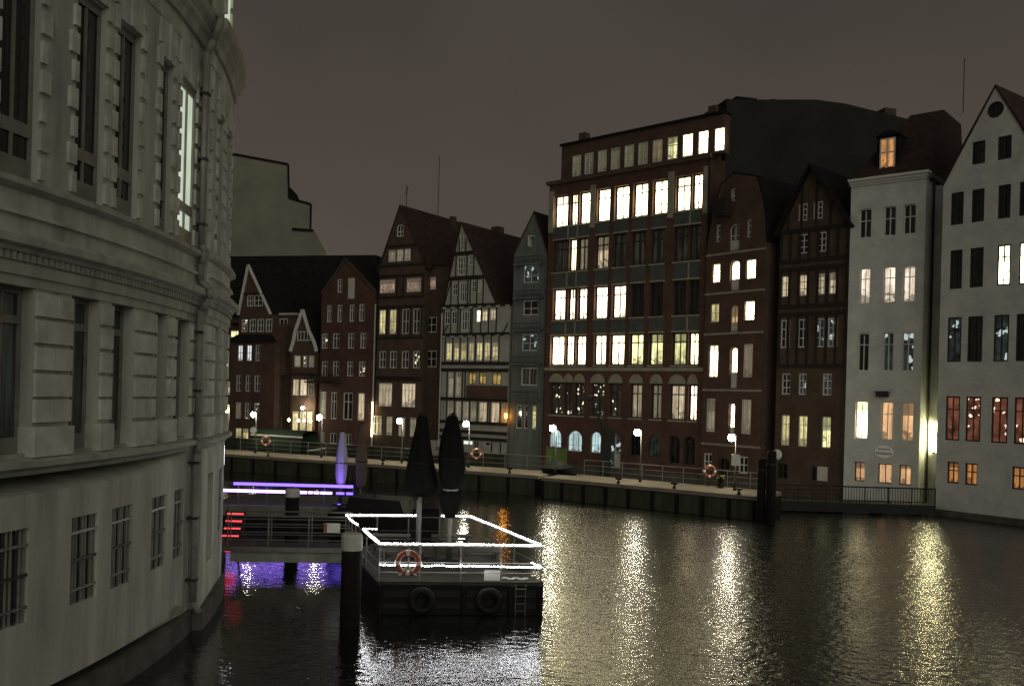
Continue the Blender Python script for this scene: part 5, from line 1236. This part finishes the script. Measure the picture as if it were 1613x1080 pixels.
p = FL.lerp(FRr, .72).lerp(BL.lerp(BR, .72), .05); m = MB(); m.box(-.28, .28, -.2, .2, 0, .3); cr_ = tag(m.build('crate', 'white_board', None, False, (p.x, p.y, ZDK)), 'small pale crate standing behind the terrace front rail', 'crate')
p = FL.lerp(FRr, .86).lerp(BL.lerp(BR, .86), .04); m = MB(); [m.tube((-.45+i*.06, .1*math.sin(i), .05+.02*(i % 2)), (-.39+i*.06, .1*math.sin(i+1), .05+.02*((i+1) % 2)), .035, 6) for i in range(15)]; tag(m.build('mooring_rope', 'white_board', None, False, (p.x, p.y, ZDK)), 'pale mooring rope lying loose on the terrace edge', 'rope')
m = MB(); m.tube((0, 0, 0), (0, 0, 2.1), .05, 8); q = at_depth(657, 838, 37.3); fp = tag(m.build('flag_pole', 'steel_grey', None, False, (q.x, q.y, ZDK)), 'short grey pole standing at the terrace rear rail', 'pole')
# piles with white tops
pile(at_z(551, 985, 0), 2.95, .33, 'thick dark mooring pile with white top at terrace corner', 'white_board', .5)
pile(at_depth(459, 850, 44), 2.75, .34, 'dark mooring pile with white top near the purple rail', 'white_board', .35)

# ------------------------------------------------------------------ gangway from the building to the terrace
g0, g1 = at_depth(338, 880, 37.2), at_depth(548, 886, 37.6)
d = Vector((g1.x-g0.x, g1.y-g0.y, 0)); L = d.length; a = math.atan2(d.y, d.x)
gw_ = tag(empty('gangway', (g0.x, g0.y, 0), a), 'grey steel gangway leading from curved building to the terrace', 'gangway')
MB().box(0, L, 0, 1.5, .98, 1.08).build('deck', 'deck_timber', gw_); MB().box(0, L, -.08, -.002, .94, 1.12).build('edge_beam', 'steel_grey', gw_)
MB().box(.6, L, .05, .15, .5, .96).build('girder', 'girder_grey', gw_); MB().box(.6, L, 1.35, 1.45, .5, .96).build('girder', 'girder_grey', gw_)
for i in range(7): MB().box(.8+i*.72, .84+i*.72, .02, .048, .5, .95).build('stiffener', 'girder_grey', gw_)
railing('railing', 'grey railing on the near side of the gangway', (g0.x+.5, g0.y, 1.08), (g1.x, g1.y, 1.08), 1.3, 3, 3, 'steel_grey', 0, .035)
n_ = Vector((-math.sin(a), math.cos(a), 0))*1.42
railing('railing', 'grey railing on the far side of the gangway', Vector((g0.x+.3, g0.y, 1.08))+n_, Vector((g1.x, g1.y, 1.08))+n_, 1.3, 3, 3, 'steel_grey', 0, .035)
q = at_depth(523, 831, 37.35); m = MB(); m.box(-.33, .33, -.03, 0, -.19, .19); sg = tag(m.build('notice_sign', 'white_board', None, False, tuple(q)), 'white and orange notice fixed to the gangway railing', 'sign')
m = MB(); m.box(-.325, -.2, -.036, -.031, -.18, .18); m.build('orange_stripe', 'ring_orange', sg)
# red lit stair against the building
st_ = tag(empty('lit_stair', tuple(at_depth(360, 880, 39.6))), 'narrow stair with red glowing step edges beside the building', 'stair')
z_b = st_.location.z; st_.location.z = -.3
for i in range(6):
    z = .85+i*.29+(.0); off = .05*(5-i)
    MB().box(-.45, .30-.0*off, i*.22, i*.22+.26, z-.05+.3-.3, z).build('step', 'steel_dark', st_)
    MB().box(-.43+.25*(i < 2), .28-.25*(i < 2)*0, i*.22-.03, i*.22-.003, z-.055, z-.0).build('red_strip', 'led_red', st_)
for x in (-.5, .32): MB().hexa([(x, -.05, -.2), (x+.04, -.05, -.2), (x, .1, -.2), (x+.04, .1, -.2), (x, 1.2, 2.45), (x+.04, 1.2, 2.45), (x, 1.4, 2.45), (x+.04, 1.4, 2.45)]).build('stringer', 'steel_dark', st_)
# vertical white tube lamp on the building corner
q = at_depth(350.5, 733, 37.2); tl_ = tag(empty('tube_lamp', tuple(q)), 'upright white tube lamp at the edge of curved building', 'lamp')
m = MB(); m.lathe([(.04, 0), (.065, .04), (.065, .82), (.04, .86)], 10); m.build('tube', 'tube_white', tl_, True); m = MB(); m.box(-.5, -.05, -.03, .03, .05, .1); m.box(-.5, -.05, -.03, .03, .75, .8); m.build('bracket', 'steel_dark', tl_)

# ------------------------------------------------------------------ purple lit terrace behind
v0, v1 = at_depth(330, 760, 50), at_depth(556, 767, 50)
pz = 1.15; d = Vector((v1.x-v0.x, v1.y-v0.y, 0)); L = d.length; a = math.atan2(d.y, d.x)
pt_ = tag(empty('purple_terrace', (v0.x, v0.y, 0), a), 'dark floating terrace edged with purple light strips', 'pontoon')
MB().box(0, L+2.6, .05, 5.5, -.4, pz-.1).build('hull', 'hull_black', pt_)
for i in range(14): MB().box(0, L+2.6, .05+i*.39, .42+i*.39, pz-.098, pz-.004*(i % 2)).build('deck_board', 'deck_timber', pt_)
MB().box(0, L+2.6, -.06, .045, .6, pz+.02).build('edge_beam', 'girder_grey', pt_)
pr_ = tag(empty('light_railing', (v0.x, v0.y, pz), a), 'railing with two purple glowing light bars on far terrace', 'railing')
h2 = at_depth(450, 763, 50).z-pz; h1 = at_depth(450, 774, 50).z-pz
for i in range(6): MB().tube((L*i/5, .06, 0), (L*i/5, .06, h2+.05), .035, 6).build('post', 'steel_grey', pr_)
MB().box(0, L*.17, -.06, .06, h2-.07, h2+.07).build('handrail', 'steel_grey', pr_)
MB().box(L*.17, L, -.06, .06, h2-.08, h2+.06).build('purple_bar', 'led_purple', pr_)
MB().box(0, L*.68, -.05, .03, h1-.08, h1+.06).build('violet_bar', 'led_violet_white', pr_)
for x0, x1 in ((.69, .72), (.73, .765), (.775, .855), (.885, .94), (.955, 1.0)): MB().box(L*x0, L*x1, -.05, .03, h1-.07, h1+.05).build('violet_bar', 'led_violet_white' if x0 < .8 else 'led_purple', pr_)
parasol(537, 680, 764, 51.5, 17, 'closed pale parasol glowing purple from the light below', 'canvas_white', leaf, 6, pz, .05)
parasol(568, 668, 768, 50.8, 18, 'closed brown parasol beside the purple lit one', 'canvas_tan', leaf, 6, pz, .05)
q = at_depth(534, 790, 50.3); sl = tag(empty('added_spotlight', (q.x, q.y, pz)), 'small added purple spotlight tinting the pale parasol', 'lamp')
m = MB(); m.lathe([(.12, 0), (.14, .12), (.12, .16)], 12); m.build('housing', 'steel_dark', sl); m = MB(); m.lathe([(.1, .165), (.1, .175)], 12); m.build('lens', 'led_purple', sl)
ld = bpy.data.lights.new('purple_beam', 'SPOT'); ld.energy = 170; ld.color = (.30, .14, 1.0); ld.spot_size = math.radians(44); ld.spot_blend = .6; ld.shadow_soft_size = .06  # spot added to turn the pale parasol purple
lo_ = bpy.data.objects.new('purple_beam', ld); col.objects.link(lo_); lo_.parent = sl; lo_.location = (0, 0, .2)
tgt = Vector((at_depth(537, 720, 51.5)))-Vector((q.x, q.y, pz+.2)); lo_.rotation_euler = tgt.to_track_quat('-Z', 'Y').to_euler()
# dark moored barge behind the parasols
q = at_depth(608, 800, 47); bt = tag(empty('moored_barge', (q.x, q.y, -.1), -.1), 'low dark barge moored behind the rope lit terrace', 'boat')
hullmesh(5.5, 2.6, 1.5, .3).build('hull', 'hull_black', bt); m = MB(); m.prism([(-1.9, 1.45), (1.2, 1.45), (.9, 2.2), (-1.7, 2.3)], -.95, .95); m.build('cabin', 'hull_black', bt)
m = MB(); m.tube((-.6, 0, 2.2), (-.6, 0, 3.4), .05, 6); m.tube((-.6, 0, 3.3), (-.6, 0, 3.5), .1, 6); m.build('mast', 'steel_dark', bt)
